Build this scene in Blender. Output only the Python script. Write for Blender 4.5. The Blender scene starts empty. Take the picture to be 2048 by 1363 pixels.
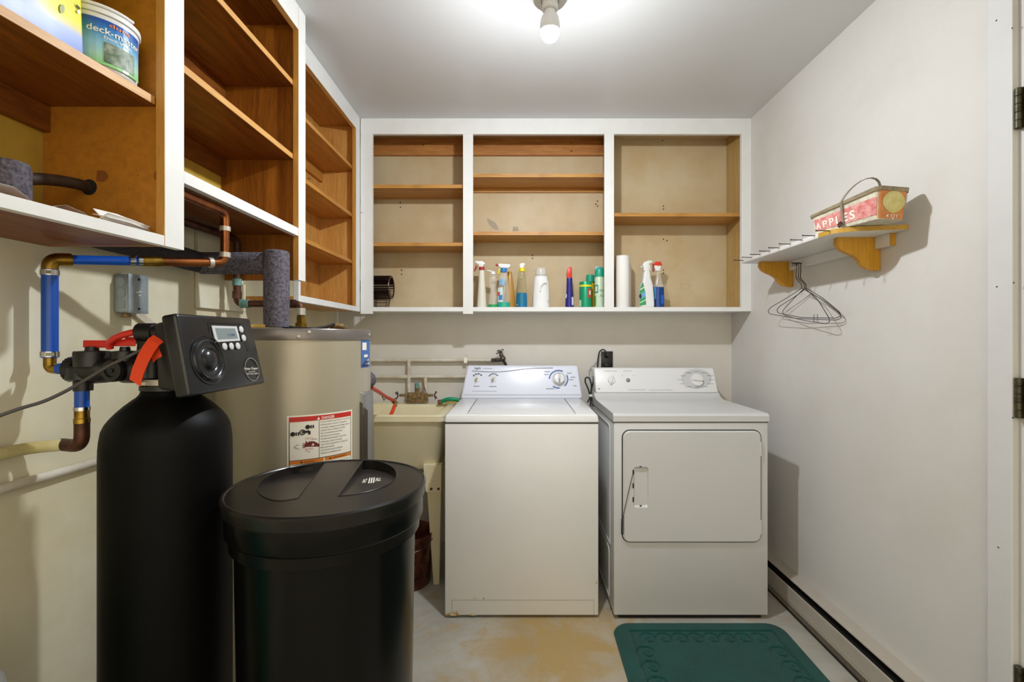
import bpy, bmesh, math, random
from mathutils import Vector, Matrix
random.seed(7)
C = bpy.context.scene.collection
PI = math.pi
# ------------------------------------------------------------------ camera
CZ, FP, VX, VY = 1.238, 962.0, 1037.0, 676.0          # eye height, focal length and principal point for a 2048x1363 frame
cam_d = bpy.data.cameras.new('camera'); cam = bpy.data.objects.new('camera', cam_d); C.objects.link(cam)
cam.location = (0, 0, CZ); cam.rotation_euler = (PI/2, 0, 0)
cam_d.sensor_width = 36; cam_d.lens = FP/2048*36
cam_d.shift_x = -(VX-1024)/2048; cam_d.shift_y = -(681.5-VY)/2048
cam_d.clip_start = 0.02
bpy.context.scene.camera = cam
# ------------------------------------------------------------------ world, exposure
BULB = (0.103, 1.573, 2.262)
BULB_STRENGTH = 1480.0
BULB_COLOR = (0.90, 0.95, 1.0)
WORLD_COLOR = (1.0, 0.90, 0.71)
WORLD_STRENGTH = 1.5
w = bpy.data.worlds.new('world'); bpy.context.scene.world = w; w.use_nodes = True
bg = w.node_tree.nodes['Background']; bg.inputs[0].default_value = (*WORLD_COLOR, 1); bg.inputs[1].default_value = WORLD_STRENGTH
vs = bpy.context.scene.view_settings
vs.view_transform = 'Standard'; vs.look = 'None'; vs.gamma = 1; vs.use_curve_mapping = False
vs.exposure = 0.34

# ------------------------------------------------------------------ helpers
def X(px, D): return (px-VX)*D/FP
def Z(py, D): return CZ+(VY-py)*D/FP
def at(px, py, D): return Vector((X(px, D), D, Z(py, D)))
def on_plane(px, py, p0, n, off=0.0):                  # where the sight line through a photo pixel meets a real plane
    d = Vector(((px-VX)/FP, 1, (VY-py)/FP)); o = Vector((0, 0, CZ)); n = Vector(n).normalized()
    t = (Vector(p0)-o).dot(n)/d.dot(n)
    return o+d*t+n*off
def srgb(h):
    h = h.lstrip('#'); c = [int(h[i:i+2], 16)/255 for i in (0, 2, 4)]
    return tuple(v/12.92 if v <= .04045 else ((v+.055)/1.055)**2.4 for v in c)

class MB:
    def __init__(s): s.v = []; s.f = []; s.bev = None
    def add(s, vs_, fs):
        o = len(s.v); s.v += [tuple(v) for v in vs_]; s.f += [tuple(i+o for i in f) for f in fs]; return s
    def box(s, x0, x1, y0, y1, z0, z1):
        v = [(x, y, z) for x in (x0, x1) for y in (y0, y1) for z in (z0, z1)]
        return s.add(v, [(0,1,3,2),(4,6,7,5),(0,4,5,1),(2,3,7,6),(0,2,6,4),(1,5,7,3)])
    def hexa(s, p):          # 8 points: bottom ring of 4 then top ring of 4
        return s.add(p, [(3,2,1,0),(4,5,6,7),(0,1,5,4),(1,2,6,5),(2,3,7,6),(3,0,4,7)])
    def obox(s, c, u, v, w_):  # oriented box, half vectors
        c, u, v, w_ = map(Vector, (c, u, v, w_))
        return s.hexa([c-u-v-w_, c+u-v-w_, c+u+v-w_, c-u+v-w_, c-u-v+w_, c+u-v+w_, c+u+v+w_, c-u+v+w_])
    def prism(s, poly, z0, z1):
        n = len(poly)
        v = [(x, y, z0) for x, y in poly]+[(x, y, z1) for x, y in poly]
        return s.add(v, [tuple(range(n))[::-1], tuple(range(n, 2*n))]+[(i, (i+1) % n, n+(i+1) % n, n+i) for i in range(n)])
    def ext(s, poly, o, u, v, wv):   # polygon in plane (u,v) from o, extruded by vector wv
        o, u, v, wv = map(Vector, (o, u, v, wv)); n = len(poly)
        a = [o+u*p+v*q for p, q in poly]; b = [p+wv for p in a]
        return s.add(a+b, [tuple(range(n))[::-1], tuple(range(n, 2*n))]+[(i, (i+1) % n, n+(i+1) % n, n+i) for i in range(n)])
    def flat(s, pts): return s.add(pts, [tuple(range(len(pts)))])
    def lathe(s, prof, o, axis=(0,0,1), seg=24, sx=1.0, sy=1.0, capb=True, capt=True, a0=0.0):
        ax = Vector(axis).normalized(); h = Vector((1,0,0)) if abs(ax.x) < .9 else Vector((0,1,0))
        u = (h-ax*h.dot(ax)).normalized(); v = ax.cross(u); o = Vector(o)
        vs_ = []
        for r, z in prof:
            for i in range(seg):
                a = 2*PI*i/seg+a0
                vs_.append(o+u*(r*sx*math.cos(a))+v*(r*sy*math.sin(a))+ax*z)
        fs = []
        for k in range(len(prof)-1):
            for i in range(seg):
                j = (i+1) % seg
                fs.append((k*seg+i, k*seg+j, (k+1)*seg+j, (k+1)*seg+i))
        if capb: fs.append(tuple(range(seg))[::-1])
        if capt: fs.append(tuple(range((len(prof)-1)*seg, len(prof)*seg)))
        return s.add(vs_, fs)
    def cyl(s, a, b, r, seg=20, r2=None):
        a, b = Vector(a), Vector(b); L = (b-a).length
        return s.lathe([(r, 0), (r if r2 is None else r2, L)], a, b-a, seg)
    def tube(s, pts, r, seg=12, fil=0.0, steps=6, closed=False, rr=None):
        P = [Vector(p) for p in pts]
        if fil > 0:
            Q = [P[0]]
            for i in range(1, len(P)-1):
                a, b, c = P[i-1], P[i], P[i+1]
                f = min(fil, (a-b).length*.49, (c-b).length*.49)
                p0, p2 = b+(a-b).normalized()*f, b+(c-b).normalized()*f
                for k in range(steps+1):
                    t = k/steps; Q.append(p0*(1-t)**2+b*2*t*(1-t)+p2*t*t)
            Q.append(P[-1]); P = Q
        n = len(P); vs_ = []; fs = []
        T0 = (P[1]-P[0]).normalized(); h = Vector((0,0,1)) if abs(T0.z) < .9 else Vector((1,0,0))
        N = (h-T0*h.dot(T0)).normalized()
        for i in range(n):
            if closed: T = (P[(i+1) % n]-P[i-1]).normalized()
            else: T = (P[min(i+1, n-1)]-P[max(i-1, 0)]).normalized()
            N = (N-T*N.dot(T)).normalized(); B = T.cross(N)
            R = rr[i] if rr else r
            for k in range(seg):
                a = 2*PI*k/seg; vs_.append(P[i]+N*(R*math.cos(a))+B*(R*math.sin(a)))
        m = n if closed else n-1
        for i in range(m):
            for k in range(seg):
                l = (k+1) % seg; j = (i+1) % n
                fs.append((i*seg+k, i*seg+l, j*seg+l, j*seg+k))
        if not closed: fs += [tuple(range(seg))[::-1], tuple(range((n-1)*seg, n*seg))]
        return s.add(vs_, fs)
    def ribbon(s, pts, side, wid, th):
        P = [Vector(p) for p in pts]; side = Vector(side).normalized()*wid/2
        for i in range(len(P)-1):
            a, b = P[i], P[i+1]; t = (b-a).normalized(); n = t.cross(side).normalized()*th/2
            s.hexa([a-side-n, a+side-n, b+side-n, b-side-n, a-side+n, a+side+n, b+side+n, b-side+n])
        return s
    def ball(s, c, r, seg=16, rings=10, sz=1.0):
        return s.lathe([(max(r*math.sin(PI*k/rings), 1e-4), -r*sz*math.cos(PI*k/rings)) for k in range(rings+1)], c, (0,0,1), seg)
    def disc(s, c, n, r, seg=20):
        n = Vector(n).normalized(); h = Vector((0,0,1)) if abs(n.z) < .9 else Vector((1,0,0))
        u = (h-n*h.dot(n)).normalized(); v = n.cross(u); c = Vector(c)
        return s.flat([c+u*(r*math.cos(2*PI*i/seg))+v*(r*math.sin(2*PI*i/seg)) for i in range(seg)])
    def bevel(s, wd, seg=3): s.bev = (wd, seg); return s

def mesh_from(mb, name, origin=(0,0,0), smooth=35):
    o = Vector(origin)
    me = bpy.data.meshes.new(name)
    me.from_pydata([tuple(Vector(v)-o) for v in mb.v], [], mb.f)
    bm = bmesh.new(); bm.from_mesh(me)
    bmesh.ops.recalc_face_normals(bm, faces=bm.faces)
    if mb.bev:
        es = [e for e in bm.edges if len(e.link_faces) == 2 and e.calc_face_angle(0) > .5]
        bmesh.ops.bevel(bm, geom=es, offset=mb.bev[0], segments=mb.bev[1], affect='EDGES', profile=.5, clamp_overlap=True)
    bm.to_mesh(me); bm.free()
    if smooth:
        for p in me.polygons: p.use_smooth = True
        me.set_sharp_from_angle(angle=math.radians(smooth))
    return me
def base_of(mb):
    xs, ys, zs = zip(*mb.v)
    return Vector(((min(xs)+max(xs))/2, (min(ys)+max(ys))/2, min(zs)))
def tag(o, label, cat, group=None):
    o['label'] = label; o['category'] = cat
    if group: o['group'] = group
    return o
def thing(name, label, cat, loc, group=None):
    o = bpy.data.objects.new(name, None); C.objects.link(o); o.location = loc; o.empty_display_size = .05
    return tag(o, label, cat, group)
def world_loc(o):
    p = Vector(o.location)
    while o.parent: o = o.parent; p += Vector(o.location)
    return p
def part(mb, name, mt, parent, label=None, stuff=False, smooth=35):
    """one mesh under a thing (or under a part); coordinates of mb are world coordinates"""
    pl = world_loc(parent)
    b = base_of(mb)
    o = bpy.data.objects.new(name, mesh_from(mb, name, b, smooth)); C.objects.link(o)
    o.parent = parent; o.location = b-pl
    o.data.materials.append(mt)
    if label: o['label'] = label
    if stuff: o['kind'] = 'stuff'
    return o
def solo(mb, name, mt, label, cat, group=None, smooth=35):
    b = base_of(mb)
    o = bpy.data.objects.new(name, mesh_from(mb, name, b, smooth)); C.objects.link(o); o.location = b
    o.data.materials.append(mt)
    return tag(o, label, cat, group)
def struct(mb, name, mt, smooth=None):
    b = base_of(mb)
    o = bpy.data.objects.new(name, mesh_from(mb, name, b, smooth)); C.objects.link(o); o.location = b
    o.data.materials.append(mt); o['kind'] = 'structure'
    return o
def dup(root, loc, rotz=0.0, label=None, group=None):
    r = root.copy(); C.objects.link(r); r.location = loc; r.rotation_euler = (0, 0, rotz)
    if label: r['label'] = label
    if group: r['group'] = group
    for ch in list(root.children):
        c = ch.copy(); C.objects.link(c); c.parent = r
    return r
_tx = {}
def text2d(s, align='LEFT', shear=0.0, bold=0.0):
    """lettering as flat triangles (unit letter height)"""
    k = (s, align, shear, bold)
    if k in _tx: return _tx[k]
    cu = bpy.data.curves.new('t', 'FONT'); cu.body = s; cu.align_x = align; cu.shear = shear; cu.offset = bold; cu.resolution_u = 3
    ob = bpy.data.objects.new('t', cu); C.objects.link(ob)
    dg = bpy.context.evaluated_depsgraph_get()
    me = bpy.data.meshes.new_from_object(ob.evaluated_get(dg))
    vs_ = [(v.co.x, v.co.y) for v in me.vertices]; fs = [tuple(p.vertices) for p in me.polygons]
    bpy.data.objects.remove(ob); bpy.data.curves.remove(cu); bpy.data.meshes.remove(me)
    _tx[k] = (vs_, fs); return _tx[k]
def put_text(mb, s, fn, align='LEFT', shear=0.0, bold=0.0):
    vs_, fs = text2d(s, align, shear, bold)
    mb.add([fn(x, y) for x, y in vs_], fs); return mb
def text_width(s, shear=0.0, bold=0.0):
    vs_, _ = text2d(s, 'LEFT', shear, bold); return max(v[0] for v in vs_)

# ------------------------------------------------------------------ materials
def nmat(name):
    m = bpy.data.materials.new(name); m.use_nodes = True
    nt = m.node_tree; b = nt.nodes['Principled BSDF']; return m, nt, b
def link(nt, a, b): nt.links.new(a, b)
def coords(nt, scale=(1,1,1), kind='Object'):
    t = nt.nodes.new('ShaderNodeTexCoord'); mp = nt.nodes.new('ShaderNodeMapping'); mp.inputs['Scale'].default_value = scale
    link(nt, t.outputs[kind], mp.inputs['Vector']); return mp.outputs[0]
def noise(nt, vec, sc, det=4, rough=.55, dist=0.0):
    n = nt.nodes.new('ShaderNodeTexNoise'); n.inputs['Scale'].default_value = sc; n.inputs['Detail'].default_value = det
    n.inputs['Roughness'].default_value = rough; n.inputs['Distortion'].default_value = dist
    link(nt, vec, n.inputs['Vector']); return n.outputs['Fac']
def ramp(nt, fac, stops):
    r = nt.nodes.new('ShaderNodeValToRGB'); e = r.color_ramp.elements
    while len(e) < len(stops): e.new(.5)
    for el, (p, c) in zip(e, stops): el.position = p; el.color = (*c, 1)
    link(nt, fac, r.inputs[0]); return r.outputs[0]
def mix(nt, fac, a, b, mode='MIX'):
    m = nt.nodes.new('ShaderNodeMix'); m.data_type = 'RGBA'; m.blend_type = mode
    for s_, v in ((m.inputs[0], fac), (m.inputs[6], a), (m.inputs[7], b)):
        if isinstance(v, (int, float)): s_.default_value = v
        elif isinstance(v, tuple): s_.default_value = (*v, 1)
        else: link(nt, v, s_)
    return m.outputs[2]
def bump(nt, b, h, strength, dist=.002):
    n = nt.nodes.new('ShaderNodeBump'); n.inputs['Strength'].default_value = strength; n.inputs['Distance'].default_value = dist
    link(nt, h, n.inputs['Height']); link(nt, n.outputs[0], b.inputs['Normal'])
def mat(name, col, rough=.5, metal=0.0, var=.0, vscale=6.0, bmp=0.0, bscale=200.0, spec=.5, col2=None, coat=0.0):
    m, nt, b = nmat(name)
    c = srgb(col) if isinstance(col, str) else col
    b.inputs['Roughness'].default_value = rough; b.inputs['Metallic'].default_value = metal
    b.inputs['Specular IOR Level'].default_value = spec
    if coat: b.inputs['Coat Weight'].default_value = coat; b.inputs['Coat Roughness'].default_value = .15
    if var or col2:
        v = coords(nt); f = noise(nt, v, vscale, 5, .6)
        c2 = (srgb(col2) if isinstance(col2, str) else col2) if col2 else tuple(x*(1-var) for x in c)
        link(nt, ramp(nt, f, [(.35, c2), (.62, c)]), b.inputs['Base Color'])
    else: b.inputs['Base Color'].default_value = (*c, 1)
    if bmp: bump(nt, b, noise(nt, coords(nt), bscale, 3), bmp)
    return m
def wood(name, c1, c2, axis='Y', scale=1.0, rough=.45, knots=True, spec=.4):
    m, nt, b = nmat(name)
    sc = {'X': (1.2, 16, 16), 'Y': (16, 1.2, 16), 'Z': (16, 16, 1.2)}[axis]
    v = coords(nt, tuple(s*scale for s in sc))
    f = noise(nt, v, 1.6, 6, .62, 1.4)
    g = noise(nt, coords(nt, tuple(s*scale*5 for s in sc)), 3.0, 3, .6)
    c = ramp(nt, f, [(.30, srgb(c2)), (.68, srgb(c1))])
    c = mix(nt, .22, c, ramp(nt, g, [(.35, tuple(x*.55 for x in srgb(c2))), (.6, srgb(c1))]))
    if knots:
        h = noise(nt, coords(nt, (3, 3, 3)), 1.3, 3, .5)
        c = mix(nt, ramp(nt, h, [(.60, (0,0,0)), (.74, (.55,)*3)]), c, tuple(x*.55 for x in srgb(c2)))
    link(nt, c, b.inputs['Base Color']); b.inputs['Roughness'].default_value = rough; b.inputs['Specular IOR Level'].default_value = spec
    bump(nt, b, f, .08)
    return m
def sheer(name, col, alpha, rough=.12):
    m, nt, b = nmat(name); b.inputs['Base Color'].default_value = (*srgb(col), 1); b.inputs['Alpha'].default_value = alpha; b.inputs['Roughness'].default_value = rough
    return m
def glass(name, col, rough=.05, ior=1.45):
    m, nt, b = nmat(name); b.inputs['Base Color'].default_value = (*srgb(col), 1)
    b.inputs['Transmission Weight'].default_value = 1; b.inputs['Roughness'].default_value = rough; b.inputs['IOR'].default_value = ior
    return m
M = {}
def wall_mat(name, col, dirt, amt=.25, rough=.55):
    m, nt, b = nmat(name)
    f = noise(nt, coords(nt), 1.8, 6, .62); g = noise(nt, coords(nt), 22, 5, .6)
    c = ramp(nt, f, [(.30, srgb(dirt)), (.58, srgb(col))])
    c = mix(nt, 1-amt, c, srgb(col))
    spots = ramp(nt, g, [(.71, (0,0,0)), (.76, (.28,)*3)])
    c = mix(nt, spots, c, srgb(dirt))
    link(nt, c, b.inputs['Base Color']); b.inputs['Roughness'].default_value = rough; b.inputs['Specular IOR Level'].default_value = .35
    bump(nt, b, noise(nt, coords(nt), 140, 3), .06)
    return m
M['wall_r'] = wall_mat('wall paint right', '#d6d3cf', '#bfb9ae', .35)
M['wall_b'] = wall_mat('wall paint back', '#d8d3cb', '#bfb4a2', .4)
M['wall_l'] = wall_mat('wall paint left', '#e3dec9', '#c4b37e', .6)
M['ceil'] = mat('ceiling paint', '#cfcfcf', .38, var=.03, vscale=3, spec=.5)
def concrete():
    m, nt, b = nmat('stained concrete')
    v = coords(nt)
    a = noise(nt, v, 2.2, 8, .65, .6); g = noise(nt, v, 9, 6, .7, .3); fine = noise(nt, v, 90, 4, .7)
    c = ramp(nt, a, [(.32, srgb('#948e82')), (.5, srgb('#a8a49a')), (.66, srgb('#b7b4ae'))])
    c = mix(nt, ramp(nt, g, [(.52, (0,0,0)), (.66, (.6,)*3)]), c, srgb('#a88f62'))
    # the old yellow water stain in front of the washer
    t = nt.nodes.new('ShaderNodeTexCoord'); vm = nt.nodes.new('ShaderNodeVectorMath'); vm.operation = 'DISTANCE'
    link(nt, t.outputs['Object'], vm.inputs[0]); vm.inputs[1].default_value = STAIN
    md = nt.nodes.new('ShaderNodeMath'); md.operation = 'MULTIPLY_ADD'; md.inputs[1].default_value = 1.0
    link(nt, vm.outputs['Value'], md.inputs[0])
    ms = nt.nodes.new('ShaderNodeMath'); ms.operation = 'MULTIPLY'; ms.inputs[1].default_value = .9
    link(nt, noise(nt, v, 5, 7, .65, .8), ms.inputs[0]); link(nt, ms.outputs[0], md.inputs[2])
    c = mix(nt, ramp(nt, md.outputs[0], [(.58, (.9,)*3), (.90, (0,)*3)]), c, srgb('#a88a50'))
    # pitted pale aggregate
    c = mix(nt, ramp(nt, noise(nt, v, 60, 5, .75), [(.64, (0,)*3), (.70, (.7,)*3)]), c, srgb('#d8d2c4'))
    c = mix(nt, ramp(nt, noise(nt, v, 130, 3, .7), [(.70, (0,)*3), (.76, (.6,)*3)]), c, srgb('#4d463a'))
    link(nt, c, b.inputs['Base Color']); b.inputs['Roughness'].default_value = .62
    bump(nt, b, fine, .25, .004)
    return m
STAIN = (.05, 1.93+.475+.01, .1)
M['white'] = mat('white cabinet paint', '#e6e6e4', .4, var=.05, vscale=9, bmp=.05, bscale=60)
M['white_trim'] = mat('white trim paint', '#d4d3d3', .4, var=.04, vscale=5)
M['oak'] = wood('orange plywood along wall', '#9a5718', '#502607', 'Y')
M['ochre'] = mat('ochre bounce tint', '#c2a03c', .6, vscale=5, col2='#a8852a')  # orange light bounced off the plywood, put into the colour
M['oak_x'] = wood('orange plywood across', '#ad6a1e', '#6e380c', 'Z', 1.0)
M['ply_far'] = wood('pale plywood', '#dba65c', '#b97e38', 'Z')
M['ply_far_y'] = wood('pale plywood shelf', '#cc9142', '#a26522', 'Y')
M['edge'] = wood('raw pine edge', '#cf9a48', '#a97030', 'Z', .7, knots=False)
M['edge_y'] = wood('raw shelf edge', '#d8a765', '#b98444', 'Y', .7, knots=False)
M['chip'] = mat('particle board', '#b27316', .55, vscale=60, col2='#a0650f', bmp=.15, bscale=90)
M['beige'] = mat('beige painted plywood', '#c9b795', .5, vscale=3.5, col2='#bea57c')
M['beige_side'] = wood('beige side plywood', '#c3a56c', '#a98549', 'Z', 1, knots=False)
M['shelf_x'] = wood('shelf plywood back', '#cf9a50', '#a8702c', 'X', .8)
M['cleat'] = wood('pine cleat', '#c98f4e', '#9a5a28', 'X', .7)
M['appl'] = mat('white enamel', '#e0e0e0', .25, var=.02, vscale=4, coat=.2)
M['appl_warm'] = mat('white enamel front', '#dfdddb', .3, var=.03, vscale=3, coat=.15)
M['dry'] = mat('dryer enamel', '#cacaca', .3, var=.02, vscale=4, coat=.15)
M['seam'] = mat('dark seam', '#2a2826', .7)
M['grey_print'] = mat('grey print', '#70767f', .5)
M['pale_print'] = mat('pale grey print', '#b9bcc0', .5)
M['blue_print'] = mat('blue print', '#44659c', .5)
M['navy_print'] = mat('dark print', '#23284c', .5)
M['black'] = mat('black plastic', '#141414', .38, var=.2, vscale=12)
M['blackgloss'] = mat('black tank plastic', '#060606', .24, spec=.22, bmp=.02, bscale=12)
M['tank'] = mat('black fibreglass tank', '#070707', .5, var=.3, vscale=20, bmp=.05, bscale=300, spec=.12)
M['lid'] = mat('dusty black lid', '#121110', .28, vscale=5, col2='#221f1d', bmp=.03, bscale=40, spec=.4)
M['panel'] = mat('charcoal panel plastic', '#13161b', .24, spec=.55)
M['chrome'] = mat('chrome', '#c8c8c8', .22, 1)
M['steel'] = mat('galvanised steel', '#a9b3b8', .45, .35, vscale=14, col2='#8f9aa2')
M['copper'] = mat('copper pipe', '#a8653a', .34, 1, vscale=18, col2='#7a4a30')
M['copper_dark'] = mat('tarnished copper', '#6e4a3a', .5, .8, vscale=22, col2='#42302a')
M['rust'] = mat('rusty iron pipe', '#2e2118', .7, .2, vscale=30, col2='#4a3320')
M['solder'] = mat('solder joint', '#c9c3b8', .4, .6)
M['verdigris'] = mat('green corrosion', '#7fa79b', .8, 0, vscale=60, col2='#4f7a70')
M['brass'] = mat('brass', '#b08d3c', .35, 1, vscale=30, col2='#7d6128')
M['bluehose'] = mat('blue pex pipe', '#0f4fb4', .3)
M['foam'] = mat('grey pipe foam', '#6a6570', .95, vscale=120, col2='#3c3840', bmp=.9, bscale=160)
M['red'] = mat('red plastic', '#d02a1e', .4)
M['redhose'] = mat('red hose', '#cf2a22', .35)
M['orange'] = mat('orange tag', '#e2451a', .45)
M['cable'] = mat('grey cable', '#4a4744', .6)
M['cord'] = mat('black cord', '#151413', .5)
M['painted_pipe'] = mat('cream painted pipe', '#d3cb9c', .5, vscale=10, col2='#b8a96c')
M['painted_white'] = mat('white painted pipe', '#d8d2c6', .5, vscale=10, col2='#bdb09a')
M['heater'] = mat('beige grey heater jacket', '#b3aa96', .38, .35, var=.03)
M['heater_top'] = mat('grey heater rim', '#7d7672', .3, .5)
M['grey_metal'] = mat('grey metal cover', '#8b8986', .4, .5)
M['tub'] = mat('cream tub plastic', '#e9dfbf', .45, vscale=3, col2='#e0d2a6')
M['tub_in'] = mat('tub inside', '#e2ddd2', .4)
M['corroded'] = mat('corroded brass', '#9b8358', .6, .4, vscale=50, col2='#5f4526')
M['green'] = mat('green hose', '#12926a', .4)
M['pail'] = mat('rusted pail', '#7d4a38', .35, .7, vscale=25, col2='#3d1d18')
M['rug'] = None
M['yellow_foam'] = mat('yellow foam strip', '#dcb75a', .8)
M['label_white'] = mat('label white', '#efe9dc', .5)
M['label_red'] = mat('label red', '#c5281b', .5)
M['label_orange'] = mat('label orange', '#dc7a1c', .5)
M['ink'] = mat('label ink', '#1d1713', .6)
M['maroon'] = mat('label maroon', '#6d1f1c', .6)
M['label_blue'] = mat('label blue', '#3e67ad', .5)
M['bracket'] = wood('yellow pine bracket', '#d9a233', '#b87f1c', 'Z', .6, knots=False)
M['shelf_edge'] = wood('yellow shelf edge', '#d3a545', '#ad8228', 'Y', .6, knots=False)
M['shelf_white'] = mat('white shelf paint', '#dedcd8', .4)
M['nail'] = mat('dark nail', '#2b2927', .5, .6)
M['wire'] = mat('grey wire', '#4c4a48', .4, .8)
M['heat_base'] = mat('putty baseboard heater', '#b6aea2', .45, var=.06, vscale=14)
M['grill'] = mat('grey grille', '#8a8070', .6, .2)
M['hinge'] = mat('old bronze hinge', '#5d5a46', .45, .7, vscale=30, col2='#3a3828')
M['door'] = mat('pale green door', '#b4b898', .5)
M['raw_head'] = wood('raw door head', '#c08a3c', '#8a5a22', 'Z', .8)
M['paper'] = mat('white paper', '#eceae6', .7)
M['teal'] = mat('teal plastic', '#27a488', .4)
M['grey_plastic'] = mat('grey plastic', '#8b8b8b', .5)
M['porcelain'] = mat('white porcelain', '#dedede', .25)
M['dark'] = mat('dark recess', '#100e0c', .8)

# ------------------------------------------------------------------ the room
XL, XR, YB, ZC = -1.105, 1.297, 2.93, 2.464
YF = -0.75
M['floor'] = concrete()
fl = struct(MB().box(XL-1.5, XR+1.5, -4.0, YB+.12, -.1, 0), 'floor', M['floor'])
struct(MB().box(XL-.12, XR+.12, YF, YB+.12, ZC, ZC+.1), 'ceiling', M['ceil'])
struct(MB().box(XL-.12, XR+.12, YB, YB+.12, 0, ZC), 'wall_back', M['wall_b'])
struct(MB().box(XL-.12, XL, YF, YB, 0, ZC), 'wall_left', M['wall_l'])
struct(MB().box(XR, XR+.12, 1.242, YB, 0, ZC).box(XR, XR+.12, YF, .40, 0, ZC).box(XR, XR+.12, .40, 1.242, 2.12, ZC), 'wall_right', M['wall_r'])
# door at the right edge
struct(MB().box(XR-.018, XR+.001, 1.246, 1.314, 0, 2.20).bevel(.003, 2), 'trim_1', M['white_trim'])
struct(MB().box(XR+.001, XR+.115, 1.232, 1.2415, 0, 2.12), 'trim_2', M['white_trim'])
dr = struct(MB().box(XR-.004, XR+.034, .405, 1.226, .012, 2.02).bevel(.002, 1), 'door_1', M['door'])
struct(MB().box(XR-.004, XR+.11, .402, 1.229, 2.03, 2.118), 'trim_3', M['raw_head'])
for zt, zb in ((1.881, 1.777), (1.136, 1.033), (.395, .292)):
    hg = MB(); hx, hy = XR-.011, 1.237
    for k in range(5):
        a = zb+(zt-zb)*k/5; b_ = zb+(zt-zb)*(k+1)/5
        hg.lathe([(.0065, 0), (.008, .0012), (.008, b_-a-.0012), (.0065, b_-a)], (hx, hy, a), (0,0,1), 14)
    hg.box(XR-.006, XR-.0045, 1.190, hy, zb, zt)
    part(hg, 'hinge', M['hinge'], dr)
# nail holes left in the casing
nh = MB()
for px, py in ((1993, 41), (2025, 56), (1994, 573), (2028, 565), (2026, 835), (1997, 1094)):
    p = on_plane(px, py, (XR-.018, 0, 0), (-1, 0, 0), .0006); nh.disc(p, (-1, 0, 0), .0022, 8)
nh_o = part(nh, 'nail_holes', M['dark'], bpy.data.objects['trim_1'], stuff=True)

# ------------------------------------------------------------------ ceiling lamp
lamp = thing('ceiling_lamp', 'white porcelain ceiling lampholder with one bare bulb', 'lamp', (BULB[0], BULB[1], 2.30))
lx, ly = BULB[0], BULB[1]
part(MB().lathe([(.050, 0), (.060, -.012), (.0605, -.10), (.057, -.118), (.052, -.125), (.030, -.127), (.028, -.120)], (lx, ly, ZC), (0,0,1), 40), 'lampholder', M['porcelain'], lamp)
part(MB().lathe([(.0265, 2.344), (.0265, 2.312), (.0235, 2.308)], (lx, ly, 0), (0,0,1), 28), 'socket_collar', M['porcelain'], lamp)
mb_, nt_, b_ = nmat('lit bulb glass')
b_.inputs['Base Color'].default_value = (.9, .9, .9, 1); b_.inputs['Emission Color'].default_value = (*BULB_COLOR, 1); b_.inputs['Emission Strength'].default_value = BULB_STRENGTH
part(MB().lathe([(.017, 2.312), (.020, 2.300), (.0285, 2.284), (.0318, 2.268), (.0322, 2.256), (.0318, 2.241)], (lx, ly, 0), (0,0,1), 32), 'bulb_base', M['porcelain'], lamp, 'opaque white collar of the bulb')
part(MB().lathe([(.0308, 2.2408), (.0292, 2.231), (.0255, 2.222), (.0195, 2.214), (.010, 2.209), (.001, 2.2075)], (lx, ly, 0), (0,0,1), 32), 'bulb', mb_, lamp)

# ------------------------------------------------------------------ left cabinets
XF = -0.81
def face(Y): return XF-.08*(1.165-Y)                    # the near unit stands a little out of true
near = thing('wall_cabinet', 'open wall cabinet nearest the viewer at upper left, holding tub and rags', 'cabinet', (-.96, .75, 1.451))
Y0 = .36
part(MB().hexa([(face(1.108)-.02, 1.1085, 1.451), (face(1.108), 1.1085, 1.451), (XF, 1.1648, 1.451), (XF-.02, 1.1648, 1.451),
                (face(1.108)-.02, 1.1085, ZC-.001), (face(1.108), 1.1085, ZC-.001), (XF, 1.1648, ZC-.001), (XF-.02, 1.1648, ZC-.001)]), 'stile', M['white'], near, smooth=None)
e = .0008
part(MB().hexa([(face(1.108)-.0195, 1.1065, 1.4515), (face(1.108)-.0005, 1.1065, 1.4515), (face(1.108)-.0005, 1.1083, 1.4515), (face(1.108)-.0195, 1.1083, 1.4515),
                (face(1.108)-.0195, 1.1065, ZC-.002), (face(1.108)-.0005, 1.1065, ZC-.002), (face(1.108)-.0005, 1.1083, ZC-.002), (face(1.108)-.0195, 1.1083, ZC-.002)]), 'stile_edge', M['edge'], near, 'raw pine edge of the white stile', smooth=None)
def nearstrip(x_off0, x_off1, z0, z1, ya=Y0, yb=1.1062):
    return MB().hexa([(face(ya)+x_off0, ya, z0), (face(ya)+x_off1, ya, z0), (face(yb)+x_off1, yb, z0), (face(yb)+x_off0, yb, z0),
                      (face(ya)+x_off0, ya, z1), (face(ya)+x_off1, ya, z1), (face(yb)+x_off1, yb, z1), (face(yb)+x_off0, yb, z1)])
part(nearstrip(-.02, 0, 1.451, 1.474), 'bottom_rail', M['white'], near, smooth=None)
part(nearstrip(-.02, 0, 2.374, ZC-.001), 'top_rail', M['white'], near, smooth=None)
def nearpan(z0, z1, off=-.021, ya=Y0, yb=1.1165):
    return MB().hexa([(XL+.001, ya, z0), (face(ya)+off, ya, z0), (face(yb)+off, yb, z0), (XL+.001, yb, z0), (XL+.001, ya, z1), (face(ya)+off, ya, z1), (face(yb)+off, yb, z1), (XL+.001, yb, z1)])
part(nearpan(1.453, 1.470), 'bottom_panel', M['oak'], near, smooth=None)
part(nearpan(1.775, 1.793, -.024), 'shelf', M['oak'], near, smooth=None)
part(nearstrip(-.0238, -.0215, 1.7752, 1.7928, Y0, 1.1065), 'shelf_edging', M['edge_y'], near, 'pale raw front edge of the shelf', smooth=None)
part(nearpan(2.135, 2.153, -.024), 'shelf', M['oak'], near, smooth=None)
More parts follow.
